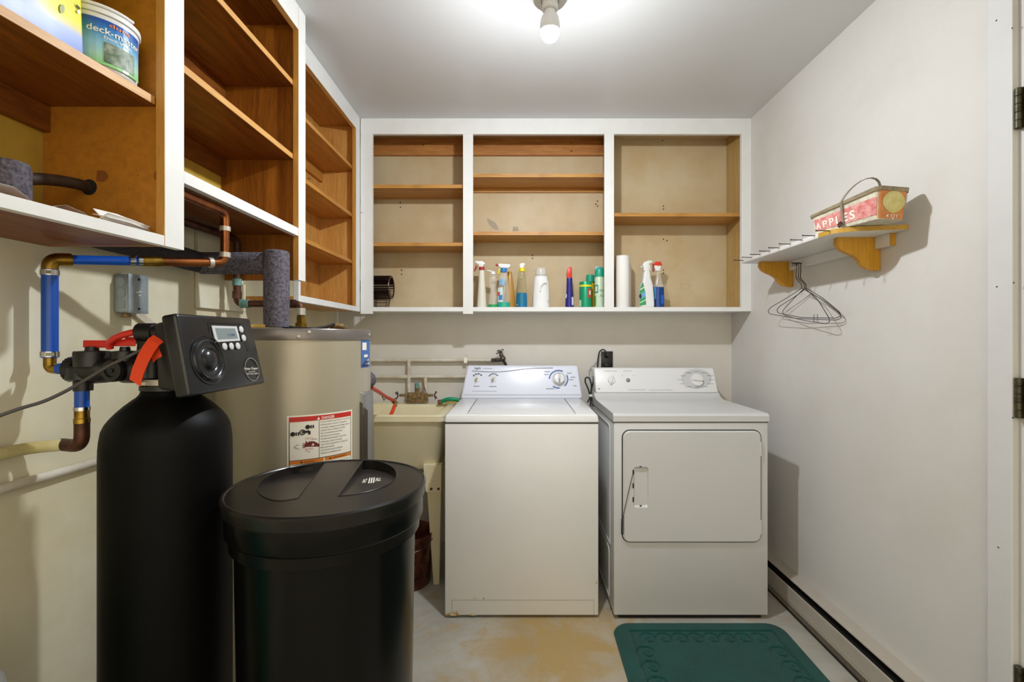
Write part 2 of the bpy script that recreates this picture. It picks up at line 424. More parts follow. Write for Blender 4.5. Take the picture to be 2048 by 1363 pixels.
part(MB().box(XL+.001, XL+.019, Y0, 1.1165, 1.715, 1.7745), 'cleat', M['oak'], near, smooth=None)
part(MB().box(XL+.001, XF-.0215, 1.117, 1.134, 1.4535, ZC-.001), 'side_panel', M['chip'], near, 'orange particle board end panel with dark stains', smooth=None)
part(MB().box(XL+.0003, XL+.0008, Y0, 1.1165, 1.4535, ZC-.002), 'back_panel', M['ochre'], near, smooth=None)  # thin sheet added over the wall to carry the painted bounce colour
# holes and stains in the chip board
st = MB()
hole = Vector((-1.0, 1.1168, Z(372, 1.117)))
st.disc((X(178, 1.1167), 1.1167, Z(374, 1.1167)), (0, -1, 0), .0185, 20)
part(st, 'pipe_hole', M['dark'], near)
M['chip_stain'] = mat('dark stain on board', '#74400e', .6, vscale=30, col2='#834a10')
st = MB()
for px, py, r in ((203, 352, .016), (316, 350, .012), (101, 318, .002), (276, 350, .002)):
    c = on_plane(px, py, (0, 1.117, 0), (0, -1, 0), .0004)
    part(MB().flat([c+Vector((math.cos(a)*r*(1+.18*math.sin(3*a+px))*.85, 0, math.sin(a)*r*(1+.15*math.cos(2*a+py)))) for a in [2*PI*k/18 for k in range(18)]]), 'stain', M['chip_stain'], near)

mid = thing('wall_cabinet', 'open wall cabinet with two shelves and raised bottom above water softener', 'cabinet', (-.96, 1.48, 1.453))
part(MB().box(XF-.02, XF, 1.7725, 1.829, 1.453, ZC-.001), 'stile', M['white'], mid, smooth=None)
part(MB().box(XF-.0195, XF-.0005, 1.7705, 1.7723, 1.4535, ZC-.002), 'stile_edge', M['edge'], mid, 'raw pine edge of the white stile', smooth=None)
part(MB().box(XF-.02, XF, 1.1652, 1.770, 1.614, 1.643), 'bottom_rail', M['white'], mid, smooth=None)
part(MB().box(XF-.02, XF, 1.1652, 1.770, 2.374, ZC-.001), 'top_rail', M['white'], mid, smooth=None)
part(MB().box(XF-.0195, XF-.0005, 1.166, 1.770, 2.3722, 2.3738), 'rail_edge', M['edge_y'], mid, smooth=None)
part(MB().box(XL+.001, XF-.021, 1.1345, 1.7845, 1.622, 1.640), 'bottom_panel', M['oak'], mid, smooth=None)
for zb in (1.8985, 2.170):
    part(MB().box(XL+.001, XF-.024, 1.1345, 1.7845, zb, zb+.019), 'shelf', M['oak'], mid, smooth=None)
    part(MB().box(XF-.0238, XF-.0215, 1.1345, 1.7845, zb+.0002, zb+.0188), 'shelf_edging', M['edge_y'], mid, 'pale raw front edge of the shelf', smooth=None)
    part(MB().box(XL+.001, XL+.019, 1.1345, 1.7845, zb-.062, zb-.0005), 'cleat', M['oak'], mid, smooth=None)
part(MB().box(XL+.001, XF-.0215, 1.785, 1.803, 1.4535, ZC-.001), 'side_panel', M['oak_x'], mid, 'orange plywood end panel with knots', smooth=None)
part(MB().box(XL+.001, XF-.021, 1.1345, 1.7845, 2.40, 2.418), 'top_panel', M['oak'], mid, smooth=None)
part(MB().box(XL+.0003, XL+.0008, 1.1345, 1.7845, 1.641, ZC-.002), 'back_panel', M['ochre'], mid, smooth=None)  # added sheet, painted with the orange bounce light

XG = -.883
far = thing('wall_cabinet', 'shallow open wall cabinet with three shelves in left back corner', 'cabinet', (-1.0, 2.3, 1.386))
part(MB().box(XG-.02, XG, 1.930, 1.949, 1.412, 2.379), 'stile', M['white'], far, smooth=None)
part(MB().box(XG-.02, XG, 2.614, 2.679, 1.412, 2.379), 'stile', M['white'], far, smooth=None)
part(MB().box(XG-.0195, XG-.0005, 2.6122, 2.6138, 1.4125, 2.379), 'stile_edge', M['edge'], far, 'raw pine edge of the white stile', smooth=None)
part(MB().box(XG-.02, XG, 1.930, 2.679, 1.386, 1.4115), 'bottom_rail', M['white'], far, smooth=None)
part(MB().box(XG-.02, XG, 1.930, 2.679, 2.3795, ZC-.001), 'top_rail', M['white'], far, smooth=None)
part(MB().box(XG-.0195, XG-.0005, 1.95, 2.6135, 2.3775, 2.3792), 'rail_edge', M['edge_y'], far, smooth=None)
part(MB().box(XL+.001, XG-.021, 1.930, 2.679, 1.388, 1.406), 'bottom_panel', M['ply_far_y'], far, smooth=None)
for zb in (2.158, 1.898, 1.645):
    part(MB().box(XL+.001, XG-.022, 1.949, 2.6590, zb, zb+.018), 'shelf', M['ply_far_y'], far, smooth=None)
part(MB().box(XL+.001, XG-.0215, 1.930, 1.948, 1.4065, ZC-.001), 'side_panel', M['wall_l'], far, 'painted end panel', smooth=None)
part(MB().box(XL+.001, XG-.0215, 2.660, 2.678, 1.4065, ZC-.001), 'side_panel', M['ply_far'], far, 'pale plywood end panel', smooth=None)
part(MB().box(XL+.001, XL+.006, 1.949, 2.6595, 1.4065, ZC-.001), 'back_panel', M['ply_far'], far, smooth=None)
part(MB().box(XL+.0065, XG-.021, 1.949, 2.6595, 2.41, 2.428), 'top_panel', M['ply_far_y'], far, smooth=None)
part(MB().box(XL+.0065, XL+.024, 1.949, 2.6595, 2.10, 2.1575), 'cleat', M['ply_far_y'], far, smooth=None)
nl = MB(); 
for px, py, ln in ((615, 357, 9), (720, 425, -9)):
    a = on_plane(px, py, (XG, 0, 0), (1, 0, 0), 0); nl.cyl(a, a+Vector((.014, 0, 0)), .0012, 8)
part(nl, 'nail', M['nail'], far, stuff=True)

# ------------------------------------------------------------------ back cabinet
YFc = 2.68
bk = thing('wall_cabinet', 'long white framed wall cabinet with three open bays over the washer', 'cabinet', (.2, 2.8, 1.374))
S = [(-.880, -.8135, 1.374), (-.309, -.2535, 1.374), (.479, .532, 1.388), (1.2425, 1.2965, 1.388)]
for a, b, z0 in S: part(MB().box(a, b, YFc, YFc+.02, z0, 2.3745), 'stile', M['white'], bk, smooth=None)
part(MB().box(-.880, 1.2965, YFc, YFc+.02, 2.375, ZC-.001), 'top_rail', M['white'], bk, smooth=None)
for i in range(3): part(MB().box(S[i][1]+.0003, S[i+1][0]-.0003, YFc+.001, YFc+.0195, 1.388, 1.4115), 'bottom_rail', M['white'], bk, smooth=None)
part(MB().box(-.882, 1.2965, YFc+.0205, YB-.001, 1.390, 1.4105), 'bottom_panel', M['white'], bk, smooth=None)
part(MB().box(-.882, 1.2965, YB-.009, YB-.001, 1.411, ZC-.001), 'back_panel', M['beige'], bk, smooth=None)
part(MB().box(-.882, 1.2965, YFc+.0205, YB-.0095, 2.445, ZC-.001), 'top_panel', M['beige'], bk, smooth=None)
for a, b in ((-.291, -.273), (.512, .530)): part(MB().box(a, b, YFc+.0205, YB-.0095, 1.411, 2.4445), 'divider', M['beige_side'], bk, smooth=None)
part(MB().box(1.262, 1.280, YFc+.0205, YB-.0095, 1.411, 2.4445), 'side_panel', M['beige_side'], bk, smooth=None)
for a, b in ((-.880, -.2915), (-.2725, .5115)):
    part(MB().box(a, b, 2.899, YB-.0095, 2.341, 2.4445), 'cleat', M['cleat'], bk, 'knotty pine board along the top of the bay', smooth=None)
for a, b, zb in ((-.880, -.2915, 2.081), (-.880, -.2915, 1.756), (-.2725, .5115, 2.142), (-.2725, .5115, 1.817), (.5305, 1.2615, 1.922)):
    part(MB().box(a, b, YFc+.021, YB-.010, zb, zb+.019), 'shelf', M['shelf_x'], bk, smooth=None)
part(MB().box(-.2725, .5115, 2.905, YB-.0095, 2.119, 2.1415), 'cleat', M['shelf_x'], bk, smooth=None)
sc = MB()
for px, py in ((801, 405), (801, 414), (803, 540), (803, 548), (1065, 510), (1065, 516), (1195, 402), (1192, 408), (1195, 412), (1327, 412), (1327, 418), (1327, 478), (1334, 481), (1327, 540), (1327, 546), (1325, 281), (846, 290), (1143, 285), (1143, 302)):
    yy = YB-.0093 if py > 320 or px > 1230 else 2.8987
    sc.disc(at(px, py, yy), (0, -1, 0), .0042, 10)
part(sc, 'screw_holes', M['dark'], bk, stuff=True)
sm = MB()
def ringflat(c, r, wd, sx=1.0, seg=28):
    for i in range(seg):
        a, b = 2*PI*i/seg, 2*PI*(i+1)/seg
        sm.flat([c+Vector((math.cos(t)*q*sx, 0, math.sin(t)*q)) for t, q in ((a, r), (b, r), (b, r+wd), (a, r+wd))])
ringflat(at(1371, 573, YB-.0094), .017, .0014, 1.5); ringflat(at(1064, 401, YB-.0094), .008, .0012)
part(sm, 'pencil_mark', mat('pencil mark', '#a08a64', .7), bk, stuff=True)
M['scuff'] = mat('grey scuff', '#a89d8b', .7)
sm = MB()
c = at(998, 432, YB-.0094)
arc = [Vector((math.cos(t)*.075, 0, math.sin(t)*.085)) for t in [PI+.1+k*.085*PI for k in range(6)]]
sm.flat([c+p for p in arc]+[c+Vector((.0, 0, -.083)), c+Vector((-.02, 0, -.04))])
part(sm, 'scuff', M['scuff'], bk); sm = MB()
sm.flat([at(px, py, YB-.0094) for px, py in ((1025, 462), (1027, 451), (1031, 455), (1035, 452), (1038, 462))])
part(sm, 'scuff', M['scuff'], bk)

# ------------------------------------------------------------------ patch boards on the left wall
pb = thing('wall_patch', 'painted patch of two boards screwed to left wall behind the pipes', 'board', (XL, 1.78, 1.342))
part(MB().box(XL+.0005, XL+.014, 1.640, 1.806, 1.342, 1.613).bevel(.002, 1), 'board', M['wall_l'], pb)
part(MB().box(XL+.0005, XL+.014, 1.809, 1.926, 1.342, 1.4525).bevel(.002, 1), 'board', M['wall_l'], pb)

# ------------------------------------------------------------------ water heater
HX, HY, HR, HZ = -.79, 1.72, .25, 1.268
wh = thing('water_heater', 'beige cylindrical water heater with red danger label in the corner', 'water heater', (HX, HY, 0))
part(MB().lathe([(HR-.012, .0), (HR-.012, .03), (HR, .032), (HR, HZ-.031)], (HX, HY, 0), (0,0,1), 96), 'jacket', M['heater'], wh)
rim = part(MB().lathe([(HR+.0025, HZ-.036), (HR+.003, HZ-.034), (HR+.003, HZ-.003), (HR+.001, HZ), (HR-.004, HZ+.0005), (.001, HZ+.006)], (HX, HY, 0), (0,0,1), 96, capb=False), 'top_cap', M['heater_top'], wh)
def hcyl(px):                                            # bearing on the jacket seen at a photo column
    s_ = (px-VX)/FP; a = 1+s_*s_; b = -2*(s_*HX+HY); c = HX*HX+HY*HY-HR*HR
    t = (-b-math.sqrt(max(b*b-4*a*c, 0)))/(2*a); return t, math.atan2(t-HY, s_*t-HX)
def hpos(ang, z, off=.0006): return Vector((HX+(HR+off)*math.cos(ang), HY+(HR+off)*math.sin(ang), z))
for px, py in ((618, 664), (597, 673), (737, 669)):
    t, a = hcyl(px); n = Vector((math.cos(a), math.sin(a), 0)); p = hpos(a, Z(py, t), .003)
    part(MB().lathe([(.0055, 0), (.005, .002), (.002, .0034)], p, n, 12), 'screw', M['solder'], rim)
# danger label, bent round the jacket
t0, A0 = hcyl(574); t1, A1 = hcyl(704)
LZ1 = Z(831.5, t0); LH = .190
def lab(u, v, off): return hpos(A0+(A1-A0)*u, LZ1-LH*(1-v), off)       # u,v in 0..1, v up
def lrect(mb, u0, u1, v0, v1, off, n=12):
    for i in range(n):
        a = u0+(u1-u0)*i/n; b = u0+(u1-u0)*(i+1)/n
        mb.flat([lab(a, v0, off), lab(b, v0, off), lab(b, v1, off), lab(a, v1, off)])
    return mb
dl = part(lrect(MB(), 0, 1, 0, 1, .0006, 20), 'danger_label', M['label_white'], wh, 'white warning label with red danger heading')
part(lrect(MB(), .025, .975, .895, .975, .0010, 16), 'heading_band', M['label_red'], dl)
part(lrect(lrect(MB(), .03, .50, .205, .26, .0010), .52, .97, .205, .26, .0010), 'warning_band', M['label_orange'], dl)
bl = MB()
for u0, u1, v0, v1 in ((.025, .035, .02, .895), (.965, .972, .02, .895), (.03, .97, .262, .272), (.435, .441, .272, .895)): lrect(bl, u0, u1, v0, v1, .0011)
def ldisc(mb, u, v, r, off=.0012, hole=0, sx=1.0):
    k = HR*(A1-A0)/LH   # label width over height
    n = 18
    o = [(u+math.cos(2*PI*i/n)*r*sx, v+math.sin(2*PI*i/n)*r*k*1.0) for i in range(n)]
    if hole:
        q = [(u+math.cos(2*PI*i/n)*r*hole*sx, v+math.sin(2*PI*i/n)*r*hole*k) for i in range(n)]
        for i in range(n):
            j = (i+1) % n; mb.flat([lab(*o[i], off), lab(*o[j], off), lab(*q[j], off), lab(*q[i], off)])
    else: mb.flat([lab(*p, off) for p in o])
def lpoly(mb, pts, off=.0012): mb.flat([lab(u, v, off) for u, v in pts])
for u, v in ((.075, .70), (.275, .80)):                  # two tap handles
    ldisc(bl, u, v, .033)
    for k in range(4):
        a = PI/4+k*PI/2; ldisc(bl, u+.062+.022*math.cos(a), v+.018*math.sin(a), .013)
ldisc(bl, .205, .72, .042, hole=.62)
lpoly(bl, [(.195, .705), (.195, .74), (.29, .745), (.315, .725), (.315, .675), (.285, .675), (.28, .705)])
lpoly(bl, [(.10, .485), (.13, .47), (.31, .385), (.31, .378), (.13, .463), (.09, .485), (.12, .515), (.36, .60), (.41, .585), (.41, .579), (.36, .592), (.12, .508)])
# DANGER
for k, s in ((0, 'DANGER'),):
    wd = text_width(s, bold=.02)
    tx = MB(); put_text(tx, s, lambda x, y: lab(.47+x*.20/wd, .908+y*.066, .0014), bold=.02)
    lpoly(tx, [(.405, .905), (.45, .905), (.4275, .955)], .0014)
    part(tx, 'lettering', M['label_white'], dl, 'white DANGER lettering', smooth=None)
rows = ['WATER TEMPERATURE OVER 52 C CAN CAUSE', 'SEVERE BURNS INSTANTLY OR DEATH.', 'CHILDREN, DISABLED AND ELDERLY ARE AT', 'HIGHEST RISK OF BEING SCALDED.', 'FEEL WATER BEFORE BATHING.', 'SEE INSTRUCTION MANUAL.', 'TEMPERATURE LIMITING VALVES ARE', 'AVAILABLE. LIRE LE MANUEL.', 'L EAU TRES CHAUDE PEUT CAUSER DES', 'BRULURES GRAVES.', 'LES ENFANTS SONT A RISQUE.', 'VERIFIER LA TEMPERATURE.']
for i, s in enumerate(rows):
    wd = text_width(s); put_text(bl, s, lambda x, y, i=i, wd=wd: lab(.455+x*min(.49, .0135*len(s))/wd, .85-i*.0475+y*.030, .0012))
for u in (.19, .60):
    s = 'WARNING' if u < .5 else 'AVERTISSEMENT'
    wd = text_width(s); put_text(bl, s, lambda x, y, u=u, wd=wd: lab(u+.03+x*(.16 if u < .5 else .25)/wd, .218+y*.035, .0014))
    lpoly(bl, [(u-.02, .218), (u+.02, .218), (u, .25)], .0014)
for i in range(4): lrect(bl, .54, .93-.05*(i % 2), .165-.035*i, .17-.035*i, .0012); lrect(bl, .06, .46-.06*(i % 2), .165-.035*i, .17-.035*i, .0012)
part(bl, 'print', M['ink'], dl, smooth=None)
hd = MB()
lpoly(hd, [(.435, .455), (.435, .50), (.36, .555), (.30, .56), (.27, .545), (.255, .575), (.245, .57), (.25, .53), (.205, .54), (.205, .53), (.245, .515), (.20, .505), (.20, .495), (.245, .495), (.205, .47), (.21, .46), (.26, .475), (.32, .47)])
part(hd, 'print', M['maroon'], dl, 'scalded hand pictogram', smooth=None)
for s, v in (('HOT', .60), ('BURN', .425)):
    wd = text_width(s); tx = MB(); put_text(tx, s, lambda x, y: lab(.24+x*.11/wd, v+y*.035, .0013)); part(tx, 'lettering', M['label_red'], dl, smooth=None)
# blue energy label at the silhouette
t0, B0 = hcyl(722); t1, B1 = hcyl(737.0)
def lab2(u, v, off): return hpos(B0+(B1-B0)*u, Z(735.5, t0)+(Z(678, t0)-Z(735.5, t0))*v, off)
def lrect2(mb, u0, u1, v0, v1, off, n=6):
    for i in range(n):
        a = u0+(u1-u0)*i/n; b = u0+(u1-u0)*(i+1)/n
        mb.flat([lab2(a, v0, off), lab2(b, v0, off), lab2(b, v1, off), lab2(a, v1, off)])
    return mb
el = part(lrect2(MB(), 0, 1.25, 0, 1, .0006), 'energy_label', M['label_blue'], wh, 'blue label at the right edge')
part(lrect2(MB(), .12, .62, .62, .88, .001), 'print', M['label_white'], el, smooth=None)
wp = MB()
for u0, u1, v0, v1 in ((.3, .8, .36, .46), (.55, 1.0, .22, .3), (.5, 1.1, .10, .16)): part(lrect2(MB(), u0, u1, v0, v1, .001), 'print', M['label_white'], el, smooth=None)
wp = MB()
for k in range(5): lrect2(wp, .05+.17*k, .17+.17*k, .03, .12+.06*k, .0011, 2)
part(wp, 'print', M['navy_print'], el, smooth=None)
# element access cover on the right flank
cv = part(MB().hexa([(-.560, 1.655, .35), (-.517, 1.672, .35), (-.517, 1.765, .35), (-.560, 1.765, .35), (-.560, 1.655, 1.062), (-.532, 1.672, 1.045), (-.532, 1.765, 1.045), (-.560, 1.765, 1.062)]).bevel(.006, 2), 'access_cover', M['grey_metal'], wh, 'grey element access cover')
a, b = Vector((-.560, 1.655, 0)), Vector((-.517, 1.672, 0)); nn = Vector((.368, -.93, 0)).normalized()
M['cover_dark'] = mat('dark cover slot', '#4a423b', .4, .4)
for u0, u1, zt in ((.10, .50, 1.025), (.56, .86, 1.00)):
    p, q = a.lerp(b, u0)+nn*.0012, a.lerp(b, u1)+nn*.0012
    part(MB().flat([p+Vector((0,0,.36)), q+Vector((0,0,.36)), q+Vector((0,0,zt-.012)), p+Vector((0,0,zt))]), 'slot', M['cover_dark'], cv, smooth=None)
# foam wrapped relief outlet behind the right flank
part(MB().lathe([(.0375, 0), (.0385, .02), (.0385, .075), (.034, .092), (.024, .104), (.008, .110), (.001, .111)], (-.685, 1.955, 1.064), (.62, .66, 0), 24), 'foam_wrap', M['foam'], wh, 'grey foam sleeve on side outlet')
# cold inlet fitting, cord clamp
part(MB().lathe([(.017, HZ), (.017, HZ+.006), (.0215, HZ+.006), (.0215, HZ+.026), (.0165, HZ+.027), (.0165, HZ+.05)], (X(602, 1.76), 1.76, 0), (0,0,1), 6), 'inlet_nipple', M['brass'], wh, 'brass inlet union')
cc = MB(); q = at(673, 655, 1.78)
cc.lathe([(.010, 0), (.013, .01), (.012, .03), (.009, .04)], q+Vector((-.012, 0, .004)), (1, .1, 0), 14).obox(q+Vector((.03, 0, .0)), (.016, 0, -.004), (0, .010, 0), (0, 0, .002)).obox(q+Vector((-.018, 0, -.008)), (.002, 0, 0), (0, .01, 0), (0, 0, .016))
part(cc, 'cord_clamp', M['corroded'], wh)
cb = MB(); zz = HZ+.012
cb.tube([at(560, 645, 1.66), at(580, 655, 1.66), at(620, 657.5, 1.66), at(648, 655, 1.70), at(668, 648.5, 1.77)], .0055, 10, .03)
cb.tube([at(562, 652, 1.64), at(590, 656.5, 1.64), at(625, 658, 1.64), at(650, 654, 1.70), at(668, 649, 1.77)], .0045, 10, .03)
part(cb, 'supply_cord', M['cord'], wh)
solo(MB().obox((X(528, 1.585), 1.585, HZ+.0105), (.034, .008, 0), (-.004, .02, 0), (0, 0, .0045)), 'foam_strip', M['yellow_foam'], 'short yellow foam strip lying on top of the water heater', 'strip')

# ------------------------------------------------------------------ pipes over the heater
FX, FY = X(553, 1.60), 1.60
FZ = Z(526, 1.60)
fp = thing('insulated_pipe', 'hot water pipe in thick grey foam rising from heater and turning left', 'pipe', (FX, FY, HZ))
part(MB().lathe([(.039, HZ+.007), (.0395, 1.35), (.040, FZ+.02), (.039, FZ+.036), (.034, FZ+.0405), (.001, FZ+.041)], (FX, FY, 0), (0,0,1), 28), 'foam_sleeve', M['foam'], fp)
part(MB().cyl((FX-.03, FY, FZ), (XL+.05, FY, FZ), .0365, 24), 'foam_sleeve', M['foam'], fp)
M['foam_shaded'] = mat('shaded pipe foam', '#38353a', .95, vscale=120, col2='#28262a', bmp=.7, bscale=160)  # darker copy of the pipe foam, shade put into its colour
part(MB().tube([(XL+.075, FY, FZ), (XL+.047, FY-.01, FZ+.002), (XL+.045, 1.45, FZ+.006), (XL+.045, 1.137, FZ+.012)], .034, 20, .03), 'foam_sleeve', M['foam_shaded'], fp, 'foam run along the wall, darkened for shade')
PX, PZ, PY = -1.030, 1.600, 1.76
cw = thing('copper_pipe', 'tarnished copper cold pipe dropping behind the foam pipe to the brass inlet', 'pipe', (PX, PY, 1.36))
zlow = Z(607, PY)
part(MB().tube([(PX, 1.1345, PZ-.008), (PX, PY, PZ), (PX, PY, zlow), (X(602, PY), PY, zlow), (X(602, PY), PY, HZ+.045)], .0125, 14, .024), 'pipe_run', M['copper_dark'], cw)
for a, b, m_ in (((PX, PY, 1.455), (PX, PY, 1.430), 'verdigris'), ((PX, PY, zlow+.045), (PX, PY, zlow+.02), 'copper_dark'), ((PX+.015, PY, zlow), (PX+.045, PY, zlow), 'verdigris'), ((X(602, PY)-.05, PY, zlow), (X(602, PY)-.02, PY, zlow), 'copper_dark'), ((X(602, PY), PY, HZ+.055), (X(602, PY), PY, HZ+.08), 'solder')):
    part(MB().cyl(a, b, .0155, 16), 'coupling', M[m_], cw)
# iron pipe and foam inside the nearest cabinet
ip = thing('iron_pipe', 'dark rusty pipe with grey foam collar lying in the nearest upper cabinet', 'pipe', (-1.0, .95, 1.55))
part(MB().tube([(X(178, 1.1165)-.002, 1.1162, Z(374, 1.1165)), (X(150, 1.08), 1.08, Z(366, 1.08)), (X(90, 1.03), 1.03, Z(357, 1.03)), (X(38, .98), .98, Z(358, .98))], .0125, 14, .03, rr=None), 'pipe_run', M['rust'], ip)
fa = at(38, 358, .98); 
part(MB().lathe([(.017, 0), (.022, .004), (.026, .01), (.026, .02)], fa+Vector((.012, .006, 0)), (-.9, -.5, 0), 18), 'collar', M['rust'], ip)
part(MB().lathe([(.034, 1.4706), (.036, 1.50), (.036, 1.575), (.033, 1.587), (.02, 1.590), (.001, 1.590)], (X(14, .955), .955, 0), (0,0,1), 24), 'foam_sleeve', M['foam'], ip)
# bright copper pipe with the blue hose to the softener
CX_, CY_ = -.842, 1.380
cp = thing('copper_pipe', 'bright copper pipe hanging in front of the foam pipe, joined to blue tubing', 'pipe', (CX_, CY_, 1.40))
E0 = Vector((CX_, CY_, 1.454)); E1 = Vector((-1.060, 1.088, 1.416))
def seg_pt(t): return E0.lerp(E1, t)
part(MB().tube([(CX_, 1.1345, 1.598), (CX_, CY_, 1.600), E0, seg_pt(.50)], .0115, 16, .026, 8), 'pipe_run', M['copper'], cp)
for a, b, r, m_ in (((CX_, CY_, 1.558), (CX_, CY_, 1.545), .0142, 'solder'), ((CX_, CY_, 1.484), (CX_, CY_, 1.470), .0142, 'solder'), (seg_pt(.085), seg_pt(.115), .0142, 'solder'), (seg_pt(.42), seg_pt(.535), .0135, 'brass'), (seg_pt(.535), seg_pt(.56), .0142, 'chrome')):
    part(MB().cyl(a, b, r, 16), 'coupling', M[m_], cp)
part(MB().tube([seg_pt(.54), seg_pt(.93)], .0112, 16), 'blue_tube', M['bluehose'], cp, 'blue plastic tube')
part(MB().cyl(seg_pt(.575), seg_pt(.605), .0135, 16), 'hose_clamp', M['chrome'], cp)
part(MB().tube([seg_pt(.90), E1, E1-Vector((0, 0, .035))], .0150, 16, .018), 'elbow', M['brass'], cp, 'brass elbow')
zc0 = Z(737, 1.088)
part(MB().tube([E1-Vector((0, 0, .022)), (E1.x, E1.y, zc0+.025)], .0150, 20), 'blue_tube', M['bluehose'], cp, 'blue plastic tube')
for z in (E1.z-.030, zc0+.033): part(MB().cyl((E1.x, E1.y, z-.006), (E1.x, E1.y, z+.006), .0168, 20).obox((E1.x+.012, E1.y-.012, z), (.006, 0, 0), (0, .004, 0), (0, 0, .004)), 'hose_clamp', M['chrome'], cp)
part(MB().tube([(E1.x, E1.y, zc0+.03), (E1.x, E1.y, zc0), (E1.x+.022, E1.y, zc0)], .0115, 14, .014), 'elbow', M['brass'], cp, 'brass elbow')
part(MB().cyl((E1.x+.020, E1.y, zc0), (E1.x+.036, E1.y, zc0), .0125, 16), 'blue_tube', M['bluehose'], cp, 'blue plastic tube')
part(MB().cyl((E1.x+.036, E1.y, zc0), (E1.x+.046, E1.y, zc0), .0135, 16), 'coupling', M['brass'], cp)
# lower return: blue tube, brass, copper elbow, painted pipe
rp = thing('copper_pipe', 'short blue tube and copper elbow turning into cream painted pipe at lower left', 'pipe', (-.985, 1.085, .99))
RX, RY = -.982, 1.082
zr = Z(892, 1.082)
part(MB().cyl((RX, RY, 1.135), (RX, RY, Z(818, RY)), .0135, 18), 'blue_tube', M['bluehose'], rp, 'blue plastic tube')
part(MB().cyl((RX, RY, Z(813, RY)), (RX, RY, Z(820, RY)), .0152, 18), 'hose_clamp', M['chrome'], rp)
part(MB().lathe([(.0150, Z(845, RY)), (.0150, Z(836, RY)), (.0138, Z(835, RY)), (.0138, Z(820, RY))], (RX, RY, 0), (0,0,1), 18), 'coupling', M['brass'], rp)
part(MB().tube([(RX, RY, Z(842, RY)), (RX, RY, zr), (-1.045, 1.100, zr)], .0142, 18, .03, 8), 'elbow', M['copper_dark'], rp, 'dark copper elbow')
part(MB().tube([(-1.035, 1.098, zr), (-1.085, 1.07, zr), (-1.088, .95, zr), (-1.088, YF+.3, zr)], .0135, 16, .03), 'painted_run', M['painted_pipe'], rp, 'cream painted length along the wall')
solo(MB().tube([(XL+.0115, 1.47, .919), (XL+.0115, YF+.3, .919)], .0105, 14), 'wall_pipe', M['painted_white'], 'thin painted pipe running low along left wall behind the softener', 'pipe')

# ------------------------------------------------------------------ junction box
jb = thing('junction_box', 'grey steel junction box with round knockouts on the left wall', 'electrical box', (XL, 1.345, 1.305))
jz0, jz1 = 1.308, 1.414
part(MB().box(XL+.0005, XL+.040, 1.311, 1.379, jz0, jz1).bevel(.006, 3), 'box', M['steel'], jb)
cvr = part(MB().box(XL+.0405, XL+.0435, 1.310, 1.380, jz0-.001, jz1+.001).bevel(.0012, 2), 'cover_plate', M['steel'], jb)
for z in (jz0+.012, jz1-.012): part(MB().lathe([(.0035, 0), (.003, .0015)], (XL+.0435, 1.345, z), (1, 0, 0), 10), 'screw', M['dark'], cvr)
mk = MB()
for dy, dz in ((-.004, .004), (.003, .006), (.002, -.004)): mk.obox((XL+.0438, 1.345+dy, 1.362+dz), (.0002, 0, 0), (0, .004, .001), (0, -.0005, .002))
part(mk, 'paint_fleck', M['paper'], cvr)
for k in range(3):
    c = Vector((XL+.021, 1.3105, jz0+.022+k*.031))
    part(MB().lathe([(.0125, 0), (.0125, .0006), (.0105, .0006), (.0105, .0002), (.001, .0002)], c, (0, -1, 0), 20), 'knockout', M['steel'], jb)
part(MB().lathe([(.009, 0), (.009, -.006), (.012, -.006), (.012, -.010), (.008, -.012)], (XL+.02, 1.33, jz0), (0,0,1), 10), 'cable_clamp', M['corroded'], jb)
part(MB().obox(Vector((XL+.006, 1.43, 1.283)), Vector((0, .058, -.034)), Vector((.005, 0, 0)), Vector((0, .005, .009))), 'wire_duct', M['painted_white'], jb, 'cream wire duct slanting down')

# ------------------------------------------------------------------ water softener
TX, TY, TR = -.795, 1.095, .1245
ws = thing('water_softener', 'tall black water softener tank with tilted charcoal control head', 'water softener', (TX, TY, 0))
sh = [(TR-.01, 0), (TR, .015), (TR, .90)]
for k in range(1, 11):
    a = k/10*PI/2; sh.append((TR-(TR-.052)*(1-math.cos(a))*1.0, .90+.19*math.sin(a)*.92))
sh[2:] = [(TR, .98), (TR-.0005, 1.000), (TR-.002, 1.018), (TR-.005, 1.038), (TR-.011, 1.052), (.106, 1.063), (.094, 1.077), (.082, 1.089), (.068, 1.101), (.060, 1.107), (.055, 1.113), (.052, 1.1205)]
part(MB().lathe(sh, (TX, TY, 0), (0,0,1), 64), 'tank', M['tank'], ws)
part(MB().lathe([(.051, 1.121), (.055, 1.1225), (.055, 1.132), (.047, 1.134)], (TX, TY, 0), (0,0,1), 40), 'neck_ring', M['black'], ws)
part(MB().lathe([(.0475, 1.1345), (.0475, 1.147)], (TX, TY, 0), (0,0,1), 30).obox((TX-.02, TY-.045, 1.140), (.01, 0, 0), (0, .012, 0), (0, 0, .004)), 'clamp', M['solder'], ws, 'pale tank clamp')
part(MB().hexa([(-.778, 1.035, 1.127), (-.722, 1.02, 1.124), (-.722, 1.225, 1.124), (-.778, 1.20, 1.127), (-.786, 1.035, 1.270), (-.745, 1.02, 1.276), (-.745, 1.225, 1.276), (-.786, 1.20, 1.270)]).bevel(.008, 2), 'valve_cover', M['black'], ws)
part(MB().lathe([(.046, 1.1475), (.048, 1.150), (.048, 1.19), (.040, 1.195), (.036, 1.25), (.03, 1.255)], (TX-.035, TY+.005, 0), (0,0,1), 28, .8, 1), 'valve_body', M['black'], ws)
BLc, BRc, TLc, TRc = Vector((-.669, .982, 1.119)), Vector((-.663, 1.262, 1.121)), Vector((-.700, .982, 1.290)), Vector((-.697, 1.250, 1.290))
pn = (BRc-BLc).cross(TLc-BLc).normalized()
if pn.x < 0: pn = -pn
bkv = -pn*.034
